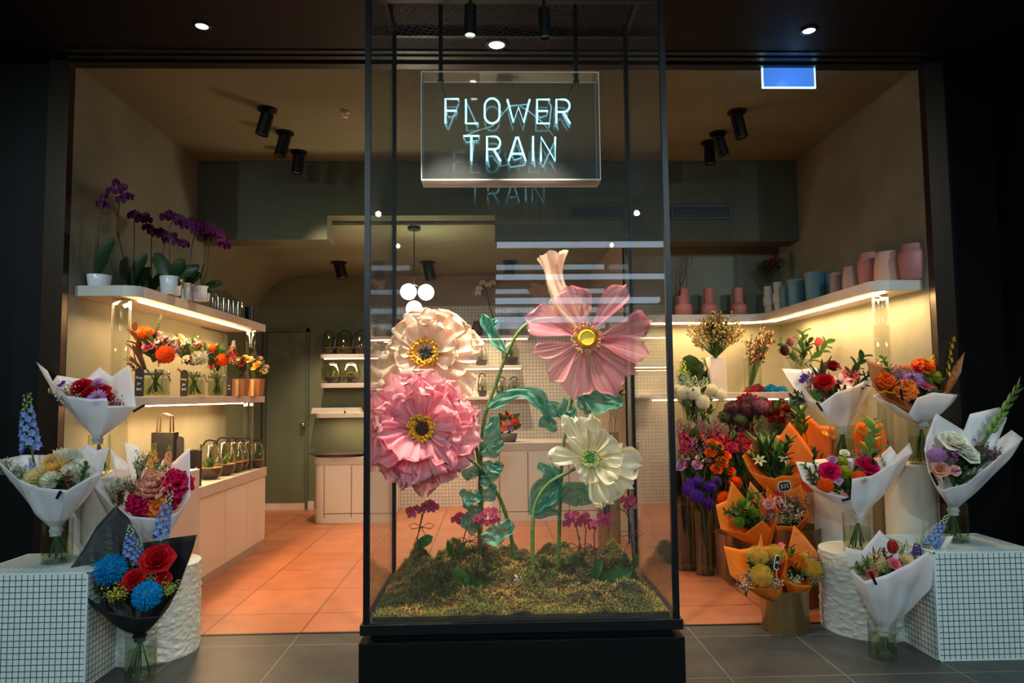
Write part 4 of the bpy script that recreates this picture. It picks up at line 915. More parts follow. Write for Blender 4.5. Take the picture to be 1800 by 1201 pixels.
bouquet('white paper bouquet with white roses and a green gladiolus on the right tiled cube', paper_w, 4.02, (1675, 892),
        [(1625, 790, -.04), (1632, 830, -.10), (1656, 862, -.15), (1700, 850, -.16), (1745, 812, -.12), (1799, 771, -.03), (1778, 756, .03), (1752, 775, .08), (1770, 735, .11), (1756, 716, .14), (1705, 728, .15), (1694, 757, .15), (1645, 727, .10), (1628, 770, .03)],
        [('rose', 'white', 1678, 776, .0, 27), ('rose', 'white', 1703, 797, -.04, 22), ('pom', 'lilac', 1647, 802, -.06, 16), ('rose', 'peach', 1652, 824, -.10, 16), ('rose', 'lpink', 1678, 827, -.11, 11), ('little', 'white', 1740, 795, .0, 8), ('glad', 'light', 1722, 790, 1794, 676, .03, 1.4),
         ('filler', 'mauve/lilac', 1680, 840, 1664, 782, -.03, 1.4), ('filler', 'mauve/lilac', 1660, 840, 1668, 800, -.09, 1.3), ('filler', 'mauve/plum', 1715, 830, 1738, 780, .02, 1.3), ('filler', 'mauve/lilac', 1700, 830, 1720, 785, .02, 1.3), ('filler', 'mauve/plum', 1725, 820, 1752, 786, -.02, 1.3), ('filler', 'lilac', 1650, 840, 1640, 812, -.08)],
        (1678, 884, .576, 46), 'clear cylinder vase on the right tiled cube', nf=50, seed=19, clip=(1642, 842, -.13, -.45, 24))
bouquet('white paper bouquet with magenta roses and orange chrysanthemums on the rough pedestal', paper_w, 4.25, (1510, 906),
        [(1398, 812, -.03), (1410, 845, -.07), (1448, 866, -.12), (1496, 876, -.14), (1498, 842, -.14), (1535, 836, -.12), (1570, 812, -.08), (1605, 796, -.02), (1600, 778, .03), (1578, 800, .07), (1566, 784, .10), (1540, 806, .13), (1480, 806, .14), (1440, 815, .12), (1404, 812, .05)],
        [('rose', 'magenta', 1458, 828, -.03, 19), ('pom', 'orange', 1451, 855, -.08, 15), ('rose', 'magenta', 1526, 818, .0, 22), ('pom', 'orange', 1510, 842, -.08, 14), ('mum', 'lime', 1480, 810, .03, 12), ('mum', 'lime', 1486, 828, -.02, 14), ('little', 'lilac', 1490, 816, .02, 8), ('rose', 'lilac', 1463, 808, .04, 9), ('little', 'lilac', 1474, 845, -.06, 10), ('rose', 'white', 1485, 796, .06, 9),
         ('leafy', 'mid', 1440, 850, 1415, 820, -.02), ('leafy', 'mid', 1450, 850, 1424, 835, -.05), ('leafy', 'light', 1530, 830, 1534, 746, .08, 1.3), ('leafy', 'mid', 1440, 840, 1430, 812, .0), ('filler', 'lilac/lime', 1500, 830, 1512, 792, .06), ('euc', 'euca', 1560, 830, 1544, 790, .08), ('leafy', 'bronze', 1440, 860, 1424, 842, -.07)],
        (1508, 903, .477, 46), 'clear cylinder vase on the rough right pedestal', nf=60, seed=23, clip=(1487, 878, -.15, 1.3, 16))
bouquet('white paper bouquet with a red banksia and cream flowers in a vase on the floor', paper_w, 3.83, (1553, 1102),
        [(1484, 962, .0), (1494, 1000, -.07), (1520, 1022, -.12), (1560, 1010, -.15), (1600, 990, -.14), (1630, 970, -.10), (1658, 992, -.06), (1676, 942, .03), (1640, 945, .09), (1600, 965, .13), (1574, 960, .15), (1546, 932, .14), (1515, 968, .10)],
        [('banksia', 'red/coral', 1569, 964, .02, 13), ('mum', 'cream', 1542, 988, -.03, 19), ('mum', 'cream', 1596, 986, -.04, 15), ('rose', 'pink', 1573, 991, -.07, 12), ('rose', 'coral', 1532, 1010, -.09, 10), ('spike', 'violet/pale', 1606, 990, 1612, 946, .05, 1.5), ('spike', 'sky/pale', 1620, 985, 1668, 905, .04, .8), ('spike', 'sky/bud', 1640, 975, 1664, 938, .0, .9),
         ('blade', 'bronze', 1545, 1010, 1532, 962, -.02), ('blade', 'mid', 1530, 1010, 1518, 976, -.03), ('leafy', 'mid', 1530, 1020, 1505, 998, -.08, 1.2), ('leafy', 'bronze', 1560, 1000, 1553, 968, .0), ('filler', 'lime', 1580, 1000, 1588, 948, .02, .6), ('blade', 'light', 1558, 1015, 1562, 985, -.09), ('filler', 'pale', 1620, 980, 1630, 940, .06, .8)],
        (1552, 1092, .002, 45), 'clear cylinder vase on the dark floor in front of the rough pedestal', nf=60, seed=29, clip=(1534, 1016, -.16, -.42, 24), bulge=.7)
# ---------------- buckets and orange bouquets ----------------
brass = mat('brushed_brass', (176, 148, 98), .32, metal=.85, var=.08, scale=3, stretch=(1, 1, 12))
bronzeb = mat('bronze_bucket', (140, 112, 80), .3, metal=.85, var=.1, scale=3)
silver = mat('tin_bucket', (168, 140, 116), .4, metal=.7, var=.25, scale=5)
def bucket(px, d, r, z0, h, m, label):
    c = PZ(px, z0, d)
    b = MB().lathe([(r * .97, 0), (r * .985, .004), (r, h - .003), (r + .003, h), (r - .002, h), (r - .006, .01), (.001, .01)], 48)
    return tag(b.build('metal_bucket', m, smooth=True, sharp=50, loc=c), label, 'bucket')
bucket(1381, 4.31, .14, 0, .255, brass, 'brushed brass bucket on the dark floor holding the two pincushion bouquets')
bucket(1393, 4.86, .20, 0, .52, bronzeb, 'large bronze bucket behind the pincushion bouquets')
bucket(1302, 5.55, .19, 0, .34, silver, 'tin bucket on the terracotta floor beside the purple flower vase')
def orange(label, d, neck, rim, items, seed, nf=34, basepx=None, basez=.03, **k):
    bp_ = PZ(basepx or neck[0], basez, d)
    return bouquet(label, paper_o, d, neck, rim, items, None, nf=nf, seed=seed, base=bp_, ns_=9, **k)
orange('orange paper bouquet with yellow pincushion proteas, left one in the brass bucket', 4.25, (1364, 1056),
       [(1272, 960, -.02), (1284, 1010, -.06), (1312, 1032, -.11), (1350, 1036, -.12), (1376, 1018, -.10), (1382, 980, -.03), (1378, 962, .04), (1340, 960, .12), (1338, 936, .12), (1332, 962, .12), (1300, 966, .09)],
       [('pin', 'ylw/gold', 1331, 977, -.02, 18), ('pin', 'ylw/gold', 1364, 974, .0, 18), ('pin', 'ylw/gold', 1339, 1012, -.12, 19), ('filler', 'white/mauve', 1312, 1050, 1310, 1016, -.10, 1.3), ('filler', 'white/mauve', 1355, 1050, 1366, 1012, -.10, 1.2), ('filler', 'white/mauve', 1330, 1040, 1334, 1000, -.07, 1.1), ('leafy', 'mid', 1330, 1020, 1318, 980, .0),
        ('leafy', 'light', 1338, 1010, 1338, 984, -.04), ('filler', 'mauve/lpink', 1355, 1010, 1350, 976, -.02, 1.3), ('leafy', 'mid', 1350, 1010, 1352, 990, -.03), ('little', 'pink', 1374, 958, .08, 7), ('filler', 'white', 1320, 1030, 1318, 1000, -.06)], 31, basepx=1372)
orange('orange paper bouquet with orange and yellow proteas, right one in the brass bucket', 4.33, (1396, 1056),
       [(1378, 1000, -.05), (1378, 1022, -.09), (1400, 1028, -.12), (1430, 1030, -.08), (1448, 1005, -.02), (1440, 975, .04), (1418, 946, .10), (1395, 923, .12), (1390, 945, .10), (1384, 972, .05)],
       [('pin', 'ylw/gold', 1427, 1000, -.07, 18), ('pin', 'orange/yellow', 1404, 990, -.04, 15), ('mum', 'ylw', 1415, 978, .04, 10), ('filler', 'white/ylw', 1405, 1040, 1396, 1008, -.09, 1.2), ('filler', 'white', 1425, 1040, 1436, 1006, -.08, 1.2), ('leafy', 'mid', 1395, 1010, 1392, 965, .03), ('filler', 'white/coral', 1425, 1010, 1432, 972, .04, 1.2), ('leafy', 'mid', 1405, 1030, 1410, 1008, -.08), ('little', 'orange', 1440, 988, .02, 7)], 33, basepx=1394)
orange('orange paper bouquet with green chrysanthemums, left of the pair in the big bronze bucket', 4.76, (1345, 962),
       [(1258, 888, -.02), (1266, 930, -.08), (1310, 938, -.13), (1340, 915, -.14), (1356, 930, -.12), (1370, 900, -.03), (1355, 868, .05), (1346, 878, .10), (1318, 846, .14), (1312, 880, .14), (1286, 846, .13), (1278, 880, .08)],
       [('mum', 'green', 1306, 884, -.01, 12), ('mum', 'green', 1324, 900, -.06, 11), ('mum', 'green', 1299, 917, -.10, 11), ('leafy', 'mid', 1300, 920, 1322, 868, .04), ('leafy', 'mid', 1310, 910, 1278, 900, -.03, 1.2), ('leafy', 'mid', 1320, 920, 1290, 894, -.05, 1.2), ('leafy', 'light', 1330, 910, 1334, 870, .03), ('bud', 'lime', 1334, 890, .0, 8), ('leafy', 'mid', 1320, 925, 1300, 905, -.08, 1.3), ('leafy', 'light', 1330, 925, 1316, 892, -.06, 1.3)], 35, nf=60, basepx=1375, basez=.06)
orange('orange paper bouquet with pale wax flowers, right of the pair in the big bronze bucket', 4.82, (1385, 962),
       [(1352, 900, -.06), (1362, 924, -.12), (1400, 926, -.13), (1422, 905, -.06), (1414, 880, .0), (1408, 852, .08), (1388, 862, .11), (1372, 848, .14), (1355, 838, .14), (1346, 868, .06)],
       [('rose', 'lpink', 1352, 886, -.03, 11), ('rose', 'lpink', 1367, 880, .0, 9), ('little', 'crimson', 1368, 868, .04, 8), ('little', 'magenta', 1372, 895, -.05, 5), ('filler', 'mauve/bud', 1395, 930, 1400, 868, .02, 1.2), ('filler', 'lpink/bud', 1385, 930, 1384, 878, -.03, 1.3), ('filler', 'bud/white', 1380, 935, 1378, 900, -.09, 1.4), ('filler', 'white/lpink', 1395, 935, 1400, 890, -.05, 1.3), ('filler', 'mauve/white', 1370, 930, 1356, 896, -.07, 1.3), ('filler', 'bud/mauve', 1400, 930, 1408, 880, .0, 1.2), ('filler', 'white/bud', 1365, 930, 1366, 905, -.1, 1.4)], 37, nf=34, basepx=1400, basez=.06)
orange('orange paper bouquet with cream lily buds and long green leaves', 5.0, (1372, 880),
       [(1304, 802, -.02), (1318, 830, -.08), (1360, 842, -.12), (1376, 836, -.12), (1412, 838, -.08), (1430, 800, .0), (1410, 770, .1), (1388, 742, .13), (1372, 765, .13), (1325, 770, .10), (1318, 790, .04)],
       [('lily', 'cream', 1335, 810, -.06, 13), ('lily', 'cream', 1378, 808, -.05, 11), ('bud', 'cream/leaf', 1352, 780, .0, 15) if False else ('bud', 'cream', 1352, 782, .0, 14), ('bud', 'lime', 1362, 788, -.03, 12), ('bud', 'lime', 1325, 802, -.05, 11), ('blade', 'dark', 1350, 830, 1338, 745, .03, 1.2), ('blade', 'mid', 1360, 830, 1372, 750, .03, 1.2), ('blade', 'dark', 1340, 830, 1312, 776, .0), ('blade', 'mid', 1345, 820, 1330, 750, .06, 1.1), ('leafy', 'dark', 1370, 830, 1384, 776, -.03), ('blade', 'light', 1350, 820, 1345, 750, .03, .8)], 41, nf=110, basez=.25)
orange('broad orange paper bouquet standing behind the lily bouquet', 5.12, (1436, 880),
       [(1385, 780, -.02), (1385, 800, -.06), (1400, 815, -.10), (1440, 822, -.12), (1466, 800, -.06), (1468, 750, .02), (1440, 748, .08), (1422, 730, .12), (1395, 745, .10), (1380, 758, .05)],
       [('rose', 'peach', 1460, 768, .0, 8), ('leafy', 'mid', 1420, 780, 1412, 722, .08), ('leafy', 'mid', 1410, 780, 1398, 724, .08), ('little', 'yellow', 1450, 762, .02, 8)], 43, nf=24, basez=.25, bulge=.8)
orange('orange paper bouquet with a dark red card between the lily and the pink bouquet', 4.97, (1528, 860),
       [(1500, 760, -.02), (1500, 800, -.08), (1530, 810, -.10), (1556, 790, -.06), (1560, 762, .0), (1546, 738, .06), (1530, 752, .10), (1524, 745, .12), (1508, 742, .06)],
       [('leafy', 'mid', 1530, 800, 1532, 745, .02), ('little', 'lilac', 1540, 756, .0, 6)], 47, nf=16, basez=.2)
# chalk price tags stuck in the bouquets
slate = mat('chalk_slate', (34, 30, 28), .6); chalk = mat('chalk_white', (232, 226, 216), .7)
def price_tag(label, px, py, d, wpx, hpx, s_, ang, yaw=0.0, stick=None, col=slate):
    c = P(px, py, d); e = empty('price_tag', c, label, 'price tag')
    W_, H_ = mm(wpx, d) / 2, mm(hpx, d) / 2
    def lens(k, y0, y1):
        pts = []
        for i in range(32):
            a = 2 * PI * i / 32; ex = .5
            x = math.copysign(abs(math.cos(a)) ** ex, math.cos(a)) * W_ * k; z = math.copysign(abs(math.sin(a)) ** ex, math.sin(a)) * H_ * k; pts.append((x, z))
        R_ = Matrix.Rotation(yaw, 4, 'Z') @ Matrix.Rotation(-ang, 4, 'Y')
        return MB().add([(x, y0, z) for x, z in pts] + [(x, y1, z) for x, z in pts], [tuple(range(32)), tuple(range(63, 31, -1))] + [(i, i + 32, (i + 1) % 32 + 32, (i + 1) % 32) for i in range(32)], 0, R_), R_
    b, R_ = lens(1.0, 0, .003); b.build('rim', chalk, e); b, _ = lens(.86, -.001, .001); b.build('slate', col, e)
    r3 = (R_ @ Matrix.Rotation(PI / 2, 4, 'X')).to_3x3()
    text(s_, min(W_ * .85, H_ * 1.2), R_ @ Vector((0, -.0022, 0)), r3, chalk, e, 'chalk_text')
    if stick: MB().tube([R_ @ Vector((0, .003, -H_ * .6)), P(stick[0], stick[1], d + .04) - c], .002, 5).build('stick', chalk, e)
price_tag('small black chalk price tag reading $35 in the upper orange bouquets', 1379, 855, 4.6, 23, 18, '$35', .12, stick=(1382, 900))
price_tag('small black chalk price tag tilted in the yellow pincushion bouquet', 1366, 989, 4.12, 13, 26, '$25', -.3, yaw=.5, stick=(1366, 1020))
# ---------------- cut flower bunches at the right rear ----------------
bucketg = glass('bucket_glass', (0.88, 0.87, 0.82), 0.06, edge=.8)
def bunch(label, d, base, neck, items, vase, vlabel, nf=40, fol=(leafD, leafM), seed=1, z0=0, fl=.09, n=14, m=None, vflare=0):
    cx, yt, wpx = vase; vb = PZ(cx, z0, d); nk = P(neck[0], neck[1], d)
    root = empty('flower_bunch', Vector((vb.x, vb.y, vb.z + .012)), label, 'flowers')
    for it in items: put(it, root, d, nk)
    hp = [P(it[2], it[3], d + it[4]) for it in items if len(it) == 6 and it[0] not in ('spike',)] + [P(it[4], it[5], d + it[6]).lerp(nk, .2) for it in items if it[0] in ('spike', 'leafy', 'filler', 'blade')]
    foliage(root, nk, hp, nf, list(fol), fl, .035, spread=.45)
    r = random.Random(seed); b = MB(); rv = mm(wpx / 2, d)
    for p in hp[:26]:
        a = r.uniform(0, 6.28); q_ = nk + Vector((math.cos(a) * rv * .6, math.sin(a) * rv * .6, 0)); bt = Vector((vb.x - math.cos(a) * rv * .5, vb.y - math.sin(a) * rv * .5, vb.z + .02))
        b.tube([p - root.location, p.lerp(q_, .6) - root.location, q_ - root.location, bt - root.location], .003, 4)
    b.build('stems', green_stem, root, smooth=True)
    zt = P(cx, yt, d).z
    glass_vase(vb, rv, zt - vb.z, vlabel, .6, m=m or bucketg, flare=vflare)
    return root
bunch('bunch of white pompon chrysanthemums under the white square vase', 6.12, None, (1232, 790), [('pom', 'white', x, y, o, r) for x, y, o, r in [(1201, 692, 0, 13), (1203, 700, .1, 14), (1220, 693, -.05, 13), (1235, 708, -.1, 14), (1250, 688, .05, 13), (1266, 697, .0, 13), (1191, 686, .1, 10)]],
      (1228, 790, 44), 'tall glass vase with the white pompon chrysanthemums', nf=60, seed=2, z0=.502)
bunch('bunch of pale green and white snapdragons beside the glass case', 6.25, None, (1215, 760), [('spike', 'pale/lime', 1210, 740, 1198, 632, 0, 1.0), ('spike', 'pale/bud', 1220, 740, 1208, 650, -.05, 1.0), ('spike', 'pale/lime', 1215, 740, 1190, 650, .05, 1.0), ('spike', 'white/pale', 1225, 740, 1222, 660, -.05, 1.1), ('spike', 'white/pale', 1235, 740, 1240, 662, .0, 1.1), ('spike', 'white/pale', 1230, 740, 1232, 668, .0, 1.1)],
      (1212, 790, 34), 'tall glass vase with pale snapdragons', nf=20, seed=3, z0=.502)
bunch('bunch of coral pink snapdragons beside the glass case', 6.0, None, (1235, 860), [('spike', 'coral/mauve' if k % 2 else 'deeppink/mauve', 1225 + k * 5, 850, 1194 + k * 11, 735 + (k % 3) * 8, .03 * (k % 3), 1.0) for k in range(8)] + [('spike', 'mauve/lilac', 1225, 850, 1218, 768, -.1, 1.1), ('spike', 'mauve/pink', 1240, 850, 1236, 764, -.1, 1.0)],
      (1232, 850, 44), 'tall glass bucket with coral snapdragons', nf=90, seed=4)
bunch('bunch of lavender and cream lisianthus low beside the glass case', 5.8, None, (1215, 880), [('rose', 'lilac', 1195, 820, 0, 10), ('rose', 'lilac', 1226, 817, -.04, 10), ('rose', 'cream', 1230, 806, 0, 8), ('rose', 'lpink', 1206, 803, .03, 8), ('rose', 'lilac', 1198, 812, .02, 8), ('rose', 'lilac', 1245, 808, .03, 6)],
      (1208, 870, 40), 'tall glass bucket with lavender lisianthus', nf=60, seed=5)
bunch('bunch of dark plum hydrangea and allium heads in the right corner', 6.2, None, (1315, 830), [('cluster', 'plum/mauve', 1338, 716, -.12, 17), ('cluster', 'darkplum/plum', 1290, 722, 0, 17), ('cluster', 'darkplum/plum', 1312, 722, -.05, 16), ('cluster', 'darkplum', 1276, 735, .0, 14), ('cluster', 'plum/darkplum', 1318, 708, .04, 14), ('cluster', 'darkplum', 1300, 740, -.08, 14)],
      (1315, 800, 50), 'glass vase with plum hydrangeas', nf=90, seed=6, z0=.502)
bunch('bunch of magenta celosia in the right corner below the ledge', 6.4, None, (1325, 780), [('celosia', 'magenta/crimson', 1325, 694, 0, 20), ('celosia', 'crimson', 1308, 702, -.05, 16), ('celosia', 'magenta/crimson', 1344, 702, -.03, 14), ('celosia', 'crimson', 1334, 684, .05, 13)],
      (1328, 770, 36), 'glass vase with magenta celosia', nf=30, seed=7, z0=.802)
bunch('bunch of teal blue chrysanthemums in the right corner behind the roses', 6.42, None, (1365, 780), [('pom', 'blue', 1355, 690, 0, 14), ('pom', 'blue', 1373, 692, -.03, 13), ('pom', 'teal', 1392, 712, -.1, 9)],
      (1368, 770, 30), 'glass vase with teal chrysanthemums', nf=20, seed=8, z0=.802)
bunch('bunch of dark red roses in the right corner', 6.1, None, (1368, 820), [('rose', 'darkred', x, y, o, r) for x, y, o, r in [(1356, 712, 0, 10), (1372, 698, .04, 9), (1382, 718, 0, 11), (1366, 724, -.06, 11), (1396, 728, -.03, 10), (1350, 728, -.04, 9), (1388, 697, .06, 7), (1376, 738, -.08, 9), (1358, 738, -.08, 8)]],
      (1368, 810, 44), 'glass vase with dark red roses', nf=60, seed=9, z0=.502)
bunch('bunch of crimson snapdragons and pink carnations mid right', 6.0, None, (1305, 880), [('carn', 'deeppink', 1287, 786, -.06, 12), ('carn', 'deeppink', 1302, 776, 0, 12), ('carn', 'crimson', 1318, 778, 0, 11), ('carn', 'deeppink', 1312, 788, -.05, 10), ('carn', 'crimson', 1300, 765, .06, 12), ('spike', 'crimson/plum', 1305, 840, 1300, 738, .08, 1.1), ('spike', 'crimson/plum', 1300, 840, 1284, 745, .08, 1.1), ('spike', 'crimson/darkred', 1310, 840, 1322, 742, .08, 1.1), ('carn', 'crimson', 1275, 772, .04, 10)],
      (1305, 870, 50), 'tall glass bucket with crimson carnations', nf=110, seed=10)
bunch('bunch of orange roses mid right above the purple flowers', 5.85, None, (1275, 890), [('rose', 'orange', x, y, o, r) for x, y, o, r in [(1252, 779, .06, 11), (1249, 795, .0, 11), (1262, 786, .02, 10), (1270, 812, -.05, 13), (1260, 824, -.07, 11), (1285, 828, -.06, 10), (1276, 800, .02, 10), (1252, 806, .02, 8)]],
      (1275, 880, 50), 'tall glass bucket with orange roses', nf=110, seed=11)
bunch('bunch of purple chrysanthemums in a clear vase on the terracotta floor', 5.62, None, (1240, 905), [('pom', 'purple', x, y, o - .05 + .03 * (x % 3), r - 2) for x, y, o, r in [(1210, 862, 0, 14), (1226, 850, .03, 14), (1224, 873, -.07, 15), (1247, 858, -.03, 15), (1258, 846, .05, 12), (1244, 885, -.09, 13), (1212, 850, .06, 11)]],
      (1240, 897, 32), 'clear cylinder vase on the terracotta floor with purple chrysanthemums', nf=24, seed=12, n=20, m=vg)
bunch('two orange pompon chrysanthemums behind the green bouquet', 5.3, None, (1290, 900), [('pom', 'orange', 1274, 878, -.02, 14), ('pom', 'orange', 1292, 850, .05, 12)], (1296, 915, 36), 'glass vase inside the tin bucket', nf=16, seed=14, z0=.02)
o = MB().box((-.09, -.09, 0), (.09, .09, .47)).build('square_plinth', rough, bevel=.004, loc=PZ(1205, 0, DZ(1205, 984, 0))); tag(o, 'small white textured square plinth on the terracotta floor by the case', 'plinth')
# dim bunches seen through the glass case, left of its right rear post
bunch('bunch of pale peach roses seen through the case beside its right rear post', 6.0, None, (1070, 740), [('rose', 'peach', x, y, o, r) for x, y, o, r in [(1058, 690, 0, 9), (1074, 684, .03, 9), (1084, 700, -.03, 10), (1068, 706, -.05, 9), (1092, 686, .05, 8)]],
      (1072, 760, 40), 'tall dark glass bucket seen through the case', nf=60, seed=15)
# ---------------- vases on the right shelves ----------------
zt_ = 2.192
bottle_p = mat('matt_pink_ceramic', (196, 118, 108), .55); rose_c = mat('dusty_rose_ceramic', (178, 112, 110), .5, var=.06); blush_c = mat('blush_ceramic', (206, 160, 142), .5); mauve_c = mat('pale_mauve_ceramic', (184, 150, 146), .5)
blue_c = mat('dusty_blue_ceramic', (104, 150, 166), .45); totem = mat('white_totem_ceramic', (206, 202, 192), .5)
def shelf_vase(px, d, wpx, hpx, prof, m, label, group=None, z=zt_, name='vase', cat='vase'):
    c = PZ(px, z, d); r = mm(wpx / 2, d); h = mm(hpx, d)
    return lathe_thing(name, cat, label, c, [(r * a, h * b_) for a, b_ in prof] , m, group)
PB = [(.85, 0), (1, .04), (1, .32), (.95, .38), (.66, .43), (.62, .46), (.62, .99), (.56, 1), (.5, .98), (.5, .1), (.01, .1)]
for px, n_ in ((1202, 'leftmost'), (1247, 'middle'), (1298, 'rightmost')):
    shelf_vase(px, 6.48, 30, 49, PB, bottle_p, '%s of three matt pink bottle vases with narrow necks on the right upper shelf' % n_, 'pink bottle vases', name='bottle_vase')
TT = [(.8, 0), (.8, .3), (1, .32), (1, .62), (.8, .66), (.8, 1), (.7, 1), (.7, .1), (.01, .1)]
shelf_vase(1352, 6.42, 20, 50, TT, totem, 'stacked pale ceramic vase holding dried flowers in the right shelf corner', name='stacked_vase')
shelf_vase(1369, 6.30, 19, 55, TT, totem, 'stacked white ceramic vase beside the blue vases', name='stacked_vase')
CY = [(.86, 0), (.88, .02), (.92, .9), (1, .94), (1, .99), (.94, 1), (.86, .97), (.8, .06), (.01, .06)]
shelf_vase(1381, 6.2, 16, 46, CY, blue_c, 'slim dusty blue cylinder vase, farthest of the blue ones', name='cylinder_vase')
shelf_vase(1402, 5.98, 34, 52, CY, blue_c, 'wide dusty blue cylinder vase, left of the taller blue one', name='cylinder_vase')
shelf_vase(1434, 5.66, 36, 56, CY, blue_c, 'tallest dusty blue cylinder vase on the right upper shelf', name='cylinder_vase')
shelf_vase(1463, 5.62, 24, 52, CY, blue_c, 'dusty blue vase partly hidden between the blue and the mauve vases', name='cylinder_vase')
TU = [(.8, 0), (.95, .04), (1, .25), (.96, .6), (.84, .97), (.8, 1), (.76, .97), (.85, .1), (.01, .1)]
shelf_vase(1472, 5.32, 24, 46, TU, mauve_c, 'smaller pale mauve tapered vase beside the blue vases', name='tapered_vase')
shelf_vase(1499, 5.08, 34, 48, TU, mauve_c, 'larger pale mauve tapered vase with a wide rim', name='tapered_vase')
JR = [(.74, 0), (.86, .05), (.98, .45), (1, .72), (.96, .8), (.84, .84), (.84, .97), (.8, 1), (.76, .97), (.76, .84), (.9, .7), (.7, .06), (.01, .06)]
shelf_vase(1530, 4.90, 40, 66, JR, rose_c, 'dusty rose jar with a collar behind the blush vase', name='ceramic_jar')
shelf_vase(1564, 4.70, 50, 60, TU, blush_c, 'round shouldered blush pink vase, foremost on the right upper shelf', name='tapered_vase')
shelf_vase(1607, 4.52, 48, 66, JR, rose_c, 'dusty rose jar nearest the right jamb', name='ceramic_jar')
def dried(label, d, base, items, name='dried_flowers', n=0, z=None):
    nk = P(base[0], base[1], d); root = empty(name, nk, label, 'dried flowers')
    for it in items: put(it, root, d, nk)
    b = MB()
    for it in items:
        if len(it) == 6 and it[0] not in ('spike',): b.tube([(0, 0, 0), P(it[2], it[3], d + it[4]) - nk], .002, 4)
    if b.V: b.build('stems', twig, root)
    return root
dried('dark dried flower heads in the stacked pale vase', 6.42, (1352, 495), [('cluster', 'brown/orange', 1358, 462, 0, 8), ('cluster', 'brown', 1345, 466, 0, 8), ('filler', 'brown/orange', 1352, 500, 1352, 452, 0, 1.2), ('filler', 'brown', 1354, 500, 1366, 450, 0, 1), ('cluster', 'darkplum/orange', 1361, 452, .03, 6), ('filler', 'brown/darkplum', 1352, 500, 1340, 458, 0, 1)])
# bare twisted branches
b = MB(); r = random.Random(4)
for k in range(7):
    p = P(1186 + k * 2, 520, 6.45); pts = [p]
    for s_ in range(7): p = p + Vector((r.uniform(-.01, .055), r.uniform(-.02, .02), r.uniform(.06, .13))); pts.append(p)
    b.tube(pts, [.005 - .0006 * i for i in range(8)], 5)
o = b.build('twisted_branches', twig, smooth=True); tag(o, 'bare curly branches rising behind the glass case on the right', 'branches')
# ledge objects
zl = 1.462
c = PZ(1260, zl, 6.45); e = MB(); w_ = mm(14, 6.45); h_ = mm(62, 6.45)
e.box((-w_, -w_, 0), (w_, w_, h_)); tag(e.build('square_vase', mat('white_stone_vase', (212, 200, 192), .6), bevel=.003, loc=c), 'tall white square vase with dried blossom on the right ledge', 'vase')
dried('cream dried blossom sprays in the white square vase', 6.45, (1260, 626), [('filler', 'cream/gold', 1258, 630, 1212 + k * 15, 548 + abs(k - 3) * 9, -.16 + .02 * (k % 3), 1.1) for k in range(7)] + [('filler', 'gold/brown', 1260, 630, 1252, 552, -.16, .9), ('filler', 'brown/gold', 1260, 630, 1268, 560, -.16, .9)])
cv = PZ(1324, zl, 6.42); glass_vase(cv, mm(15, 6.42), mm(62, 6.42), 'clear cylinder vase with dried stems on the right ledge', 0)
dried('thin dried stems with buff seed heads in the clear ledge vase', 6.42, (1318, 684), [('filler', 'brown/peach', 1316, 684, 1340, 572, 0, .7), ('filler', 'peach/brown', 1320, 684, 1352, 576, .02, .6), ('filler', 'brown/peach', 1318, 684, 1332, 590, .02, .5)])
cv = PZ(1413, zl, 5.65); glass_vase(cv, mm(15, 5.65), mm(58, 5.65), 'clear cylinder vase with proteas on the right ledge', .4)
dried('pink protea stems in the clear ledge vase', 5.65, (1410, 680), [('protea', 'coral/deeppink', 1437, 604, -.06, 14), ('protea', 'mauve/coral', 1390, 604, -.06, 13), ('protea', 'darkplum/mauve', 1380, 620, -.06, 15), ('leafy', 'mid', 1408, 645, 1411, 588, 0, 1.2), ('leafy', 'mid', 1410, 645, 1452, 604, 0, 1.1), ('leafy', 'mid', 1408, 645, 1374, 606, 0, 1), ('leafy', 'dark', 1408, 645, 1424, 600, 0, 1), ('leafy', 'mid', 1408, 645, 1394, 622, 0, 1)], name='protea_bunch')
cv = PZ(1221, zl, 6.5); glass_vase(cv, mm(17, 6.5), mm(50, 6.5), 'glass vase of monstera leaves on the right ledge', .5)
bm = empty('monstera_bunch', P(1221, 680, 6.5), 'dark green monstera leaves in a vase beside the glass case', 'leaves')
b = MB()
for k in range(9):
    a = P(1194 + r.uniform(0, 54), 626 + r.uniform(0, 34), 6.45 + r.uniform(-.06, .06)) - bm.location; R_ = Matrix.Translation(a) @ Matrix.Rotation(r.uniform(-.6, .6) + (PI if k % 2 else 0), 4, 'Y') @ Matrix.Rotation(r.uniform(-1, 1) + PI / 2, 4, 'X')
    petal(b, .17, .16, 6, 6, .4, .4, 10, -30, .1, .02, 3, k, 0, R_); b.tube([(0, 0, 0), a], .003, 4, 0)
b.build('foliage', leafD, bm, smooth=True)
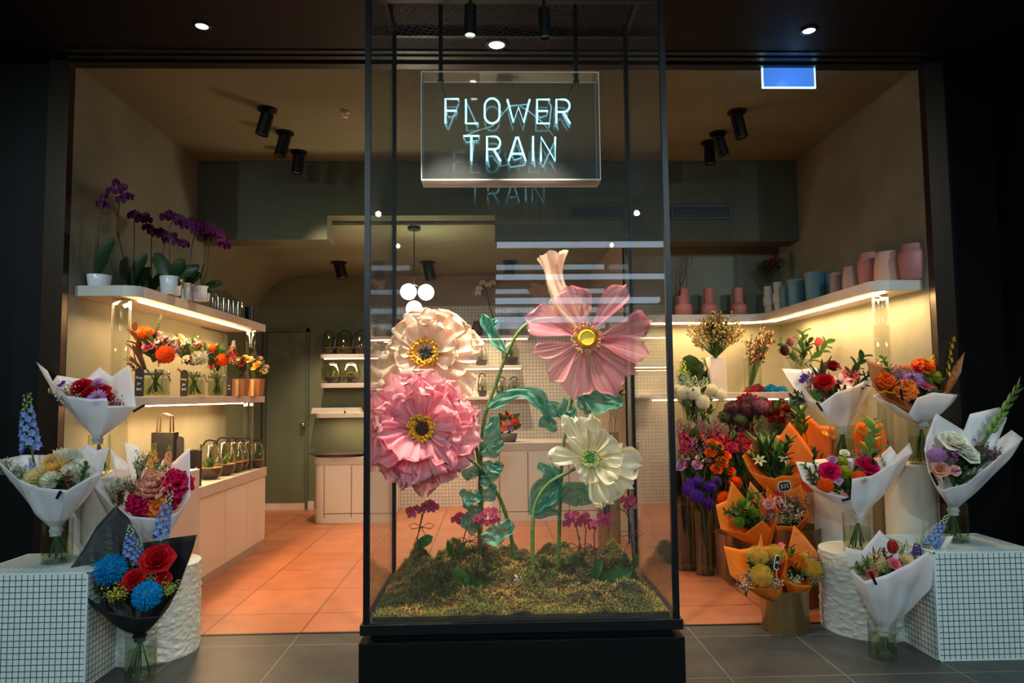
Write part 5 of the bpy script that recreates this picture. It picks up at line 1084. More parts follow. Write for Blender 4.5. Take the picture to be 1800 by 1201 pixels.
# ---------------- orchids on the left upper shelf ----------------
def orchid_plant(label, pot, d, stems_, leaves, col='orchid', zs=2.187, potm=None, bloom=9, group='purple orchids', bow=None):
    px, wpx, hpx = pot; c = PZ(px, zs, d); r = mm(wpx / 2, d); h = mm(hpx, d)
    e = empty('potted_orchid', c, label, 'orchid', group)
    MB().lathe([(r * .8, 0), (r * .84, .005), (r, h - .003), (r * .98, h), (r * .92, h), (r * .9, h * .8)], 32, cap1=True).build('pot', potm or ceramic_w, e, smooth=True, sharp=45)
    for pts, blooms in stems_:
        b = MB(); P3 = [Vector((0, 0, h * .8))] + [P(x, y, d) - c for x, y in pts]
        b.tube(P3, .004, 5); b.build('flower_stem', mat('orchid_stem', (62, 50, 40), .5), e, smooth=True)
        for (x, y, o_) in blooms:
            p = P(x, y, d + o_); n = Vector((rnd.uniform(-.5, .5), -1, rnd.uniform(-.3, .3))).normalized()
            child('bloom', head('orchid', col, 'orchid2' if col == 'orchid' else 'yellow'), e, p - c, n.to_track_quat('Z', 'Y'), mm(bloom, d))
    for (x0, y0, x1, y1, wl) in leaves:
        a = Vector((P(x0, y0, d).x - c.x, 0, h * .9)); q_ = P(x1, y1, d - .04) - c; v = q_ - a
        b = MB(); R_ = Matrix.Translation(a) @ v.to_track_quat('X', 'Y').to_matrix().to_4x4()
        petal(b, v.length, mm(wl, d), 8, 4, .5, .4, 14, -22, .12, 0, 1, 0, 0, R_); b.build('leaf', leafD, e, smooth=True)
    return e
def bl(cx, cy, w_, h_, n, seed=0):
    r = random.Random(seed); return [(cx + (i / (n - 1) - .5) * w_ + r.uniform(-3, 3), cy + ((i / (n - 1)) ** 1.5 - .4) * h_ + r.uniform(-6, 6), r.uniform(-.05, .05)) for i in range(n)]
orchid_plant('purple orchid in a white pot, nearest the shop front on the left upper shelf', (174, 40, 22), 4.58, [([(172, 400), (182, 345), (205, 316)], [(205, 322, 0), (216, 330, 0), (222, 345, -.02), (210, 338, 0), (230, 348, -.03), (196, 336, 0), (184, 346, .02)]), ([(170, 430), (176, 372), (174, 362)], [(177, 358, .02), (186, 362, .03), (212, 352, .05)])], [(174, 462, 200, 418, 30), (174, 462, 190, 455, 14)])
orchid_plant('purple orchid on the left upper shelf with broad dark leaves, second from the front', (232, 26, 12), 4.95, [([(214, 440), (206, 400), (210, 350)], []), ([(236, 440), (236, 390), (240, 372)], bl(246, 382, 26, 16, 6, 1))], [(232, 480, 258, 444, 26), (232, 480, 222, 450, 26), (232, 480, 265, 470, 20)])
orchid_plant('purple orchid with long leaves in the biggest white pot, middle of the left upper shelf', (300, 37, 32), 4.92, [([(298, 450), (298, 400), (310, 376)], bl(314, 388, 52, 26, 12, 2))], [(300, 490, 272, 444, 24), (300, 490, 326, 456, 24), (300, 490, 350, 470, 22), (300, 490, 320, 500, 12)], bloom=9.5)
orchid_plant('purple orchid leaning left behind the biggest white pot', (266, 24, 14), 5.15, [([(266, 450), (266, 420), (272, 402)], bl(278, 408, 36, 20, 8, 3)), ([(282, 460), (290, 430), (300, 412)], bl(312, 424, 30, 12, 5, 31))], [(266, 480, 250, 470, 22), (266, 480, 290, 480, 20)])
orchid_plant('purple orchid in the slim white pot behind the biggest one', (329, 22, 30), 5.2, [([(334, 460), (338, 430), (344, 405)], bl(350, 404, 30, 20, 8, 4))], [(329, 490, 350, 464, 20), (329, 490, 354, 480, 18)])
orchid_plant('purple orchid in a white pot, farthest back on the left upper shelf', (354, 30, 25), 5.22, [([(366, 470), (367, 440), (366, 425), (372, 400)], bl(374, 408, 46, 34, 14, 5))], [(358, 505, 360, 462, 22), (358, 505, 392, 496, 14), (358, 510, 374, 514, 8)], bloom=9)
for k, (px, d, h_) in enumerate([(378, 5.5, 44), (388, 5.62, 46), (397, 5.8, 46), (405, 5.9, 42), (414, 6.1, 38), (421, 6.25, 34)]):
    d = DX(px, FX - .15, 2.2); c = PZ(px, 2.187, d); glass_vase(c, mm(7, d), mm(h_, d), ('nearest', 'second', 'third', 'fourth', 'fifth', 'farthest')[k] + ' tall clear glass vase in the row behind the orchids on the left upper shelf', 0, group='clear vases on the left upper shelf')
lathe_thing('black_canister', 'canister', 'small black cylinder at the far end of the left upper shelf', PZ(438, 2.187, 6.6), [(.04, 0), (.04, .13), (.034, .135), (.034, .1)], blackm)
# ---------------- jar posies on the left middle shelf ----------------
zj = 1.472
def jar_posy(label, px, d, wpx, hpx, items, fol, seed, nf=70):
    c = PZ(px, zj, d); r = mm(wpx / 2, d); h = mm(hpx, d)
    glass_vase(c, r, h, 'clear glass jar on the middle shelf holding the ' + label, .7)
    root = empty('jar_posy', c + Vector((0, 0, .012)), label + ' in a glass jar', 'flowers'); nk = c + Vector((0, 0, h * .9))
    for it in items: put(it, root, d, nk)
    hp = [P(it[2], it[3], d + it[4]) for it in items if len(it) == 6]
    foliage(root, nk, hp, nf, fol, .09, .032, spread=.35); stems(root, nk, c + Vector((0, 0, .014)), 14, r * .7, r * .7, seed=seed)
    b = MB(); 
    for s_ in (-1, 1): b.tube([(r * .9, -r * .6, h * .82), (r * 1.15 + s_ * .02, -r * .9, h * .62 + s_ * .02), (r * 1.3 + s_ * .03, -r, h * .4 + .02 * s_)], .005, 4)
    b.lathe([(r + .002, h * .78), (r + .002, h * .84)], 24, cap0=False); b.build('ribbon', mat('grey_ribbon', (70, 62, 52), .5), root)
jar_posy('orange and pink posy with bronze leaves', 272, 4.9, 46, 44, [('pom', 'orange', 257, 588, 0, 14), ('rose', 'pink', 260, 608, -.06, 12), ('pom', 'orange', 291, 625, -.06, 17), ('carn', 'lpink', 283, 600, .02, 16), ('carn', 'lpink', 300, 606, .04, 13), ('carn', 'lpink', 276, 588, .06, 10), ('blade', 'bronze', 255, 650, 232, 590, .02), ('blade', 'bronze', 250, 650, 222, 620, .0), ('leafy', 'bronze', 250, 660, 228, 640, -.03), ('glad', 'mid', 262, 620, 284, 554, .05), ('leafy', 'bronze', 255, 640, 238, 578, .03)], [leafD, leafB, leafM], 1)
jar_posy('white chrysanthemum and cream posy', 340, 5.45, 38, 40, [('mum', 'white', 349, 627, -.05, 17), ('mum', 'white', 327, 604, .02, 14), ('mum', 'white', 312, 596, .05, 12), ('rose', 'white', 327, 630, -.08, 7), ('carn', 'lpink', 344, 604, .03, 10), ('carn', 'lpink', 310, 616, .0, 12), ('little', 'lorange', 354, 609, .0, 6), ('leafy', 'bronze', 330, 660, 314, 650, -.04), ('filler', 'white/bud', 330, 640, 334, 588, .03), ('spike', 'white/lime', 320, 640, 318, 586, .03)], [leafD, leafM, leafB], 2)
jar_posy('small orange and purple posy', 380, 5.95, 28, 38, [('pom', 'orange', 391, 634, -.03, 12), ('pom', 'orange', 375, 614, .02, 9), ('rose', 'lilac', 366, 618, .0, 8), ('carn', 'mauve', 380, 626, .03, 9), ('lily', 'crimson', 408, 621, .0, 10), ('little', 'crimson', 372, 644, -.05, 7), ('rose', 'lilac', 390, 618, .04, 7), ('little', 'orange', 354, 608, .0, 5), ('spike', 'coral/pale', 405, 650, 412, 598, .03)], [leafD, leafM], 3)
def kraft_box(label, px, d, wpx, hpx, items, seed):
    c = PZ(px, zj, d); w_, h = mm(wpx / 2, d), mm(hpx, d); e = empty('kraft_box_posy', c, label, 'flowers', 'kraft box posies')
    MB().add([(-w_ * .85, -w_ * .8, 0), (w_ * .85, -w_ * .8, 0), (w_ * .85, w_ * .8, 0), (-w_ * .85, w_ * .8, 0), (-w_, -w_, h), (w_, -w_, h), (w_, w_, h), (-w_, w_, h)], [(0, 3, 2, 1), (0, 1, 5, 4), (1, 2, 6, 5), (2, 3, 7, 6), (3, 0, 4, 7), (4, 5, 6, 7)]).build('kraft_box', mat('kraft_card', (160, 108, 66), .8), e)
    MB().box((-w_ * .2, -w_ * .99, 0), (w_ * .2, -w_ * .82, h)).build('paper_band', mat('kraft_band', (206, 170, 120), .8), e)
    for it in items: put(it, e, d, c)
    foliage(e, c + Vector((0, 0, h * .5)), [P(it[2], it[3], d + it[4]) for it in items if len(it) == 6], 40, [leafM, leafB, leafD], .07, .03, spread=.4)
kraft_box('kraft box posy with yellow and white blooms beside the third jar', 421, 6.25, 26, 30, [('carn', 'cream', 416, 634, 0, 8), ('lily', 'lime', 408, 632, -.03, 8), ('little', 'crimson', 424, 640, -.04, 7), ('rose', 'gold', 432, 630, 0, 7), ('filler', 'cream/lime', 415, 655, 412, 624, 0)], 1)
kraft_box('kraft box posy with cream blooms at the far end of the left middle shelf', 448, 6.6, 26, 30, [('rose', 'cream', 440, 632, 0, 8), ('rose', 'gold', 452, 640, -.03, 8), ('rose', 'lpink', 456, 630, .03, 6), ('rose', 'cream', 464, 652, -.03, 7), ('rose', 'lpink', 467, 645, 0, 6), ('little', 'gold', 446, 648, -.04, 6), ('rose', 'cream', 430, 628, .03, 6)], 2)
def board_tag(label, px, d, z, wpx, hpx, s_, yoff=-.0):
    c = PZ(px, z, d); w_, h = mm(wpx / 2, d), mm(hpx, d); e = empty('chalk_tag', c, label, 'chalk tag', 'tall chalk tags')
    pts = [(-w_, 0), (w_, 0), (w_, h - w_ * 1.2)] + [(w_ * math.cos(t), h - w_ * 1.2 + w_ * 1.2 * math.sin(t)) for t in [PI * i / 10 for i in range(1, 10)]] + [(-w_, h - w_ * 1.2)]
    n = len(pts); MB().add([(x, 0, z_) for x, z_ in pts] + [(x, .006, z_) for x, z_ in pts], [tuple(range(n)), tuple(range(2 * n - 1, n - 1, -1))] + [(i, n + i, n + (i + 1) % n, (i + 1) % n) for i in range(n)]).build('board', slate, e)
    text(s_, w_ * .78, (0, -.0016, h * .45), Matrix.Rotation(PI / 2, 3, 'X'), chalk, e, 'chalk_text', spacing=1.7)
board_tag('tall black chalk tag with price beside the first jar posy', 244, 4.72, zj, 15, 50, 'Posy\nJar\n$65')
board_tag('tall black chalk tag beside the second jar posy', 323, 5.28, zj, 13, 46, 'Posy\nJar\n$45')
board_tag('tall black chalk tag beside the third jar posy', 403, 5.85, zj, 9, 34, 'Jar\n$35')
# ---------------- terrariums, bags on the left counter ----------------
tg = glass('terrarium_glass', (0.93, 0.94, 0.90), 0.07, edge=1.0)
soil = mat('terrarium_soil', (44, 30, 20), .9, var=.4, scale=60, bump=.5); pebble = mat('terrarium_pebbles', (150, 112, 74), .8, var=.3, scale=80)
def terrarium(label, c, r, h, group, bow=True, flowers=False, name='terrarium', dark=False):
    e = empty(name, c, label, 'terrarium', group)
    b = MB(); b.lathe([(r * .55, 0), (r * .85, h * .12), (r, h * .38), (r * .95, h * .62), (r * .62, h * .93), (r * .58, h), (r * .55, h), (r * .59, h * .93), (r * .92, h * .62), (r * .97, h * .38)], 28); b.build('glass_bowl', tg, e, smooth=True)
    MB().lathe([(r * .52, .004), (r * .8, h * .12), (r * .92, h * .33)], 20, cap1=True).build('soil', soil, e, smooth=True)
    MB().lathe([(r * .92, h * .33), (r * .93, h * .35)], 20, cap0=False, cap1=True).build('pebbles', pebble, e)
    b = MB()
    for k in range(9):
        a = rnd.uniform(0, 6.28); petal(b, h * rnd.uniform(.25, .45), r * .3, 4, 2, .5, .6, 80, 40, .2, 0, 1, 0, 0, Matrix.Translation((rnd.uniform(-.3, .3) * r, rnd.uniform(-.3, .3) * r, h * .3)) @ RZ(a))
    b.build('plant', leafM, e, smooth=True)
    if flowers:
        for k in range(3): child('small_bloom', head('little', ('deeppink', 'yellow', 'lpink')[k], 'white'), e, (rnd.uniform(-.4, .4) * r, -.3 * r, h * rnd.uniform(.45, .6)), None, r * .18)
    if bow:
        b = MB()
        b.tube([(-r * .58, 0, h), (-r * .4, -.0, h * 1.12), (0, -r * .2, h * 1.16), (r * .4, 0, h * 1.12), (r * .58, 0, h)], .008, 5)
        b.tube([(-r * .62, -r * .3, h * .98), (-r * .8, -r * .62, h * .7), (-r * .85, -r * .75, h * .25)], .009, 4); b.dot((-r * .6, -r * .35, h), .014); 
        b.build('ribbon', ribbon_k, e)
    return e
for k, (px, d, wp, hp_) in enumerate([(369, 0, 42, 58), (392, 0, 42, 56), (409, 0, 36, 52), (421, 0, 32, 48), (434, 0, 30, 45), (451, 0, 26, 42)]):
    d = min(DX(px, FX - .13, ct), 6.88); c = PZ(px, ct + .001, d)
    terrarium('glass terrarium jar with black ribbon on the left counter, %s in the row' % ('nearest', 'second', 'third', 'fourth', 'fifth', 'farthest')[k], c, mm(wp / 2, d), mm(hp_, d), 'ribboned terrariums on the left counter')
def gift_bag(label, px, d, wpx, hpx, handle):
    c = PZ(px, ct + .001, d); w_, h = mm(wpx / 2, d), mm(hpx, d); e = empty('gift_bag', c, label, 'bag', 'black gift bags')
    MB().box((-w_, -w_ * .5, 0), (w_, w_ * .5, h)).build('bag_body', mat('black_card', (20, 17, 17), .6), e, bevel=.002)
    MB().lathe([(w_ * .35, 0)], 20, mx=Matrix.Translation((w_ * .3, -w_ * .52, h * .45)) @ Matrix.Rotation(-PI / 2, 4, 'X') @ Matrix.Scale(1.5, 4, (0, 1, 0)), cap0=True).build('round_label', mat('label_grey', (190, 180, 175), .5), e)
    b = MB()
    for y in (-w_ * .3, w_ * .3): b.tube([(-w_ * .6, y, h), (-w_ * .55, y, h + handle), (0, y, h + handle * 1.15), (w_ * .55, y, h + handle), (w_ * .6, y, h)], .006, 4)
    b.build('handle', mat('brown_ribbon', (66, 48, 38), .5), e)
gift_bag('large dark gift bag with ribbon handles on the left counter', 288, 5.25, 38, 100, .12)
gift_bag('small dark gift bag with round label behind the white bouquet', 343, 5.5, 18, 62, .0)
board_tag('tall black chalk tag standing by the dark gift bag', 315, 5.08, ct + .001, 12, 98, 'Gift\nBox\n$55')
# rear shelf jars and pots
def pz_on(px, py, d): return P(px, py, d)
for px, w_, lb in ((578, 24, 'left'), (606, 36, 'middle'), (634, 28, 'right')):
    c = P(px, 623, 9.0); terrarium('dark glass jar with ribbon, %s one on the upper rear shelf beside the door' % lb, Vector((c.x, 9.02, P(600, 623, 8.9).z + .001)), mm(w_ / 2, 9), mm(36, 9), 'dark jars on the rear shelf')
for px, lb in ((585, 'left'), (618, 'right')):
    terrarium('open flower terrarium under the rear shelf light, %s of the pair' % lb, Vector((PZ(px, 1.6, 9.02).x, 9.02, P(600, 674, 8.9).z + .001)), mm(16, 9), mm(36, 9), 'flower terrariums on the rear shelf', bow=False, flowers=True)
zs1 = P(800, 591, 8.95).z + .001; zs2 = P(800, 644, 8.95).z + .001; zs3 = P(870, 698, 8.95).z + .001
for px, z, w_, h_, lb in ((846, zs2, 24, 34, 'left jar on the lower lit rear shelf'), (897, zs2, 32, 46, 'right jar on the lower lit rear shelf'), (882, zs3, 20, 30, 'left jar on the unlit wooden rear shelf'), (904, zs3, 22, 30, 'right jar on the unlit wooden rear shelf'), (848, zs3, 18, 36, 'jar at the left end of the unlit wooden rear shelf')):
    terrarium('glass soil jar, ' + lb, Vector((PZ(px, z, 9.07).x, 9.07, z)), mm(w_ / 2, 9), mm(h_, 9), 'jars on the tiled wall shelves')
terrarium('glass jar with soil on the tiled wall left of the peach flower', Vector((PZ(705, zs2, 9.07).x, 9.07, zs2)), mm(10, 9), mm(30, 9), 'jars on the tiled wall shelves')
brownc = mat('brown_ceramic', (104, 74, 56), .5); greyc = mat('pale_grey_ceramic', (176, 166, 156), .5)
for px, w_, h_, m, lb in ((698, 18, 32, brownc, 'brown tapered vase at the left of the lit tiled shelf'), (838, 20, 28, brownc, 'brown tapered vase right on the lit tiled shelf'), (906, 36, 50, greyc, 'pale round moon vase on the lit tiled shelf')):
    lathe_thing('rear_vase', 'vase', lb, Vector((PZ(px, zs1, 9.07).x, 9.07, zs1)), [(mm(w_ / 2, 9) * a, mm(h_, 9) * b_) for a, b_ in ([(.6, 0), (1, .3), (.9, .6), (.3, .75), (.3, 1), (.2, 1), (.2, .8)] if m is greyc else [(.6, 0), (1, .15), (.9, .5), (.5, 1), (.4, 1), (.4, .5)])], m)
def rear_orchid(label, px, potpx, stem, blooms, z):
    c = Vector((PZ(potpx, z, 9.07).x, 9.07, z)); e = empty('potted_orchid', c, label, 'orchid', 'white orchids on the rear shelf')
    MB().lathe([(.045, 0), (.055, .2), (.05, .2)], 24, cap1=True).build('pot', ceramic_w, e, smooth=True)
    MB().tube([Vector((0, 0, .18))] + [P(x, y, 9.07) - c for x, y in stem], .006, 5).build('flower_stem', mat('orchid_stem', (62, 50, 40), .5), e)
    for x, y in blooms: child('bloom', head('orchid', 'white', 'cream'), e, P(x, y, 9.0) - c, Vector((0, -1, .1)).to_track_quat('Z', 'Y'), .045)
rear_orchid('white orchid in a white pot at the left end of the rear shelf', 660, 653, [(656, 540), (660, 510), (664, 500)], [(664, 500), (670, 506), (658, 496), (672, 498)], P(660, 592, 8.9).z + .001)
rear_orchid('white orchid in a pot on the lit tiled rear shelf', 860, 872, [(862, 545), (856, 515), (850, 500)], [(842, 508), (848, 498), (858, 502), (866, 498), (840, 516)], zs1)
zc = .902; bx = PZ(893, zc, 8.3)
e = MB(); e.lathe([(.09, 0), (.12, .1), (.11, .1)], 24, cap1=True); tag(e.build('flower_bowl', mat('grey_bowl', (96, 84, 74), .5), loc=bx, smooth=True), 'grey bowl under the orange posy on the rear counter', 'bowl')
op = empty('counter_posy', bx + Vector((0, 0, .1)), 'orange rose posy on the rear counter seen between the giant stems', 'flowers')
for it in [('rose', 'orange', 880, 740, 0, 9), ('rose', 'orange', 892, 730, .03, 9), ('pom', 'orange', 904, 742, -.02, 9), ('rose', 'lorange', 884, 752, -.05, 9), ('rose', 'lilac', 896, 752, -.05, 7), ('rose', 'peach', 890, 742, -.04, 8)]: put(it, op, 8.3, bx)
foliage(op, bx, [P(x, y, 8.3) for x, y in ((878, 735), (906, 735), (912, 752), (890, 728), (880, 758))], 40, [leafD, leafM], .1, .05)
# ---------------- moss bed ----------------
mx0, mx1, my0, my1 = cl + .035, cr - .035, CY0 + .045, CY1 - .045
def mossz(x, y):
    u = (x - mx0) / (mx1 - mx0); v = (y - my0) / (my1 - my0)
    e_ = min(1, min(u, 1 - u) * 9 + .12) * min(1, v * 3.2 + .18)
    h = .06 + .075 * v + .10 * noise.noise(Vector((x * 5 + 3, y * 5, 1))) + .06 * noise.noise(Vector((x * 11, y * 11, 4))) + .03 * noise.noise(Vector((x * 24, y * 24, 2))) + .015 * noise.noise(Vector((x * 60, y * 60, 2)))
    h += .05 * math.exp(-((x - mx0 - .22) ** 2 + (y - my0 - .5) ** 2) / .02) + .05 * math.exp(-((x - mx1 + .25) ** 2 + (y - my0 - .45) ** 2) / .03)
    return cz + .004 + max(.012, h * e_)
mossm = mat('moss', (92, 78, 32), .95, rgb2=(34, 34, 14), scale=9, bump=1.0, bscale=120)
b = MB(); NX, NY = 150, 90
b.grid([[(mx0 + (mx1 - mx0) * i / NX, my0 + (my1 - my0) * j / NY, mossz(mx0 + (mx1 - mx0) * i / NX, my0 + (my1 - my0) * j / NY)) for i in range(NX + 1)] for j in range(NY + 1)])
for j in (0, NY):       # skirt
    y = my0 + (my1 - my0) * j / NY; b.grid([[(mx0 + (mx1 - mx0) * i / NX, y, z_ if k else mossz(mx0 + (mx1 - mx0) * i / NX, y)) for i in range(NX + 1)] for k, z_ in ((0, 0), (1, cz + .001))])
for i in (0, NX):
    x = mx0 + (mx1 - mx0) * i / NX; b.grid([[(x, my0 + (my1 - my0) * j / NY, cz + .001 if k else mossz(x, my0 + (my1 - my0) * j / NY)) for j in range(NY + 1)] for k in (0, 1)])
r = random.Random(9)
for k in range(34000):
    x, y = r.uniform(mx0 + .004, mx1 - .004), r.uniform(my0 + .004, my1 - .01); z = mossz(x, y) - .002
    mi = 1 + (noise.noise(Vector((x * 7, y * 7, 9))) + r.uniform(-.35, .35) > .05) + (r.random() < .12)
    a = r.uniform(0, 6.28); l_ = r.uniform(.010, .030); dx, dy = math.cos(a), math.sin(a); h_ = r.uniform(.2, 1.0)
    p1 = Vector((x + dx * l_ * .5, y + dy * l_ * .5, z + l_ * h_ * .7)); p2 = Vector((x + dx * l_, y + dy * l_, z + l_ * h_ * .6)); w_ = .0013
    o = len(b.V); b.V += [(x - dy * w_, y + dx * w_, z), (x + dy * w_, y - dx * w_, z), (p1.x - dy * w_, p1.y + dx * w_, p1.z), (p1.x + dy * w_, p1.y - dx * w_, p1.z), tuple(p2)]
    b.F += [(o, o + 1, o + 3, o + 2), (o + 2, o + 3, o + 4)]; b.I += [mi, mi]
ms = b.build('moss_bed', [mossm, mat('moss_green', (92, 98, 34), .9), mat('moss_gold', (164, 128, 52), .9), mat('moss_brown', (112, 76, 40), .9)], smooth=True)
tag(ms, 'uneven bed of brown green moss on the base of the glass case', 'moss', kind='stuff')
# ---------------- giant organza flowers ----------------
def organza(nm, c1, c2, trans, alpha, c3=None):
    m = mat('organza_' + nm, c1, .5, trans=trans, alpha=alpha, spec=.3); nt = m.node_tree
    at = nt.nodes.new('ShaderNodeAttribute'); at.attribute_name = 'tint'
    mx = nt.nodes.new('ShaderNodeValToRGB'); mx.color_ramp.elements[0].color = lin(c1); mx.color_ramp.elements[1].color = lin(c2); mx.color_ramp.elements[0].position = .15; mx.color_ramp.elements[1].position = .75
    if c3: e_ = mx.color_ramp.elements.new(1.0); e_.color = lin(c3)
    nt.links.new(at.outputs['Fac'], mx.inputs[0])
    for n_ in nt.nodes:
        if n_.type == 'BSDF_PRINCIPLED': nt.links.new(mx.outputs[0], n_.inputs['Base Color'])
        if n_.type == 'BSDF_TRANSLUCENT': nt.links.new(mx.outputs[0], n_.inputs[0])
    return m
def frame(n, up=Vector((0, 0, 1))):
    n = n.normalized(); x = up.cross(n).normalized(); y = n.cross(x); return x, y, n
def gpetal(root, C, fr, ang, L_, W, m, phi0=10, phi1=0, cup=.1, ruf=.03, frq=2, a=.7, c=.3, seed=0, nu=14, nv=16, streak=7, base=.03, vein=True, basef=.6, off=0, name='petal', twist=0.0, jag=.16, curl=0.0):
    x, y, n = fr; A = math.radians(ang); ex = x * math.cos(A) + y * math.sin(A); ey = -x * math.sin(A) + y * math.cos(A)
    M_ = Matrix(((ex.x, ey.x, n.x, 0), (ex.y, ey.y, n.y, 0), (ex.z, ey.z, n.z, 0), (0, 0, 0, 1)))
    M_ = Matrix.Translation(C + n * off - root.location) @ M_ @ Matrix.Rotation(twist, 4, 'X')
    b = MB(); rows = []; xx = base; z = 0.0; sd = seed * 7.31; L_ -= base
    wn = (a + c) ** (a + c) / (a ** a * c ** c)
    for i in range(nu + 1):
        u = i / nu; w_ = W * max(u, .03) ** a * max(1 - u, 0) ** c * wn
        if i == nu: w_ = W * .30
        f = math.radians(phi0 + (phi1 - phi0) * u); row = []
        for j in range(nv + 1):
            v = -1 + 2 * j / nv
            le = L_ * (1 + u ** 2 * (jag * noise.noise(Vector((v * 2.2 + sd, sd, 0))) - .10 * v * v))
            pl = ruf * L_ * (u ** 1.3) * (math.sin(frq * PI * v + sd) * .6 + noise.noise(Vector((v * frq * 1.3, u * 1.6 + sd, sd))) * 1.3)
            off_ = cup * W * v * v * (1 - .3 * u) + pl
            s_ = xx + (le - L_) * u
            wv = v * w_ * .5 * (1 + .12 * u * noise.noise(Vector((v + sd, u * 3, sd))))
            row.append((s_ - off_ * math.sin(f), wv + curl * u * u * L_, z + off_ * math.cos(f)))
        rows.append(row); xx += L_ / nu * math.cos(f); z += L_ / nu * math.sin(f)
    b.grid(rows, mx=M_)
    o = b.build(name, m, root, smooth=True); me = o.data
    at = me.attributes.new('tint', 'FLOAT', 'POINT'); vals = []
    for i in range(nu + 1):
        for j in range(nv + 1):
            u = i / nu; v = -1 + 2 * j / nv
            s_ = noise.noise(Vector((v * streak, u * 1.1 + seed * 5.1, seed * 3.3))) * .5 + .5
            vals.append(max(0, min(1, (s_ - .5) * 1.9 + .42 + basef * (1 - u) ** 2 - .12)))
    at.data.foreach_set('value', vals)
    if vein:
        rows = nu + 1; vb_ = MB()
        for j in range(2, nv - 1, max(2, nv // 5)):
            pts = [Vector(b.V[i * (nv + 1) + j]) for i in range(0, int(nu * .92) + 1)]
            vb_.tube([p - n * .0006 for p in pts], .0008, 3)
        vn = vb_.build('vein', mat('organza_vein', (250, 226, 220), .5, alpha=.4), o)
    return o
def gcentre(root, C, fr, rad, kind, mcore, mst, cnt=90):
    x, y, n = fr; M_ = Matrix(((x.x, y.x, n.x, 0), (x.y, y.y, n.y, 0), (x.z, y.z, n.z, 0), (0, 0, 0, 1))); M_ = Matrix.Translation(C - root.location) @ M_
    r = random.Random(int(rad * 1e5)); b = MB()
    if kind == 'button':
        b.lathe([(rad * .2, .0), (rad * .62, rad * .2), (rad * .62, rad * .55), (rad * .5, rad * .7), (rad * .42, rad * .62), (.001, rad * .6)], 28, mx=M_); b.build('button_centre', mcore, root, smooth=True, sharp=40)
        b = MB()
        for k in range(cnt):
            a = 2 * PI * k / cnt + r.uniform(-.05, .05); q_ = r.uniform(.85, 1.15) * rad; b.tube([(math.cos(a) * rad * .5, math.sin(a) * rad * .5, .0), (math.cos(a) * q_ * .8, math.sin(a) * q_ * .8, rad * .4), (math.cos(a) * q_, math.sin(a) * q_, rad * .5)], .0012, 3, mx=M_); p = M_ @ Vector((math.cos(a) * q_, math.sin(a) * q_, rad * .5)); b.dot(p, .0046)
        b.build('stamens', mst, root)
    else:
        b.ball((0, 0, 0), rad * .5, 0, 16, 10, .7); b.V = [tuple(M_ @ Vector(v)) for v in b.V]
        for k in range(5):
            a = 2 * PI * k / 5; b.tube([(0, 0, rad * .2), (math.cos(a) * rad * .3, math.sin(a) * rad * .3, rad * .5)], .005, 5, mx=M_)
        b.build('seed_pod', mcore, root, smooth=True); b = MB()
        for k in range(cnt):
            a = 2 * PI * k / cnt * 3 + r.uniform(-.1, .1); q_ = rad * r.uniform(.62, 1.0); q0 = rad * .42
            pts = [(math.cos(a) * q0, math.sin(a) * q0, .0), (math.cos(a) * q_ * .85, math.sin(a) * q_ * .85, rad * .45), (math.cos(a + .1) * q_, math.sin(a + .1) * q_, rad * r.uniform(.4, .7)), (math.cos(a + .2) * q_ * .9, math.sin(a + .2) * q_ * .9, rad * r.uniform(.6, .8))]
            b.tube(pts, .0052, 5, mx=M_)
        b.build('stamens', mst, root, smooth=True)
stemg = mat('giant_stem_green', (104, 130, 58), .5, var=.2, scale=20)
ring = mat('stem_ring', (150, 160, 80), .5)
def gstem(root, pts, r_=.0105):
    P3 = [P(x, y, d) for x, y, d in pts]
    P3[0].z = min(P3[0].z, mossz(P3[0].x, P3[0].y)) if mx0 < P3[0].x < mx1 else P3[0].z
    # smooth by catmull
    out = []
    for i in range(len(P3) - 1):
        p0, p1, p2, p3 = P3[max(i - 1, 0)], P3[i], P3[i + 1], P3[min(i + 2, len(P3) - 1)]
        for k in range(8):
            t = k / 8; out.append(.5 * ((2 * p1) + (p2 - p0) * t + (2 * p0 - 5 * p1 + 4 * p2 - p3) * t * t + (3 * p1 - p0 - 3 * p2 + p3) * t ** 3))
    out.append(P3[-1]); out = [p - root.location for p in out]
    s_ = MB().tube(out, [r_ * (1 - .25 * i / len(out)) for i in range(len(out))], 12).build('stem', stemg, root, smooth=True)
    b = MB()
    L_ = 0; acc = 0
    for i in range(1, len(out)):
        seg = (out[i] - out[i - 1]); acc += seg.length
        if acc > .035:
            acc = 0; t = seg.normalized(); b.tube([out[i] - t * .0012, out[i] + t * .0012], r_ * 1.03, 12)
    b.build('stem_band', ring, s_)
    return out
leafo = organza('leaf', (112, 186, 156), (66, 142, 114), .35, .10, (150, 212, 184))
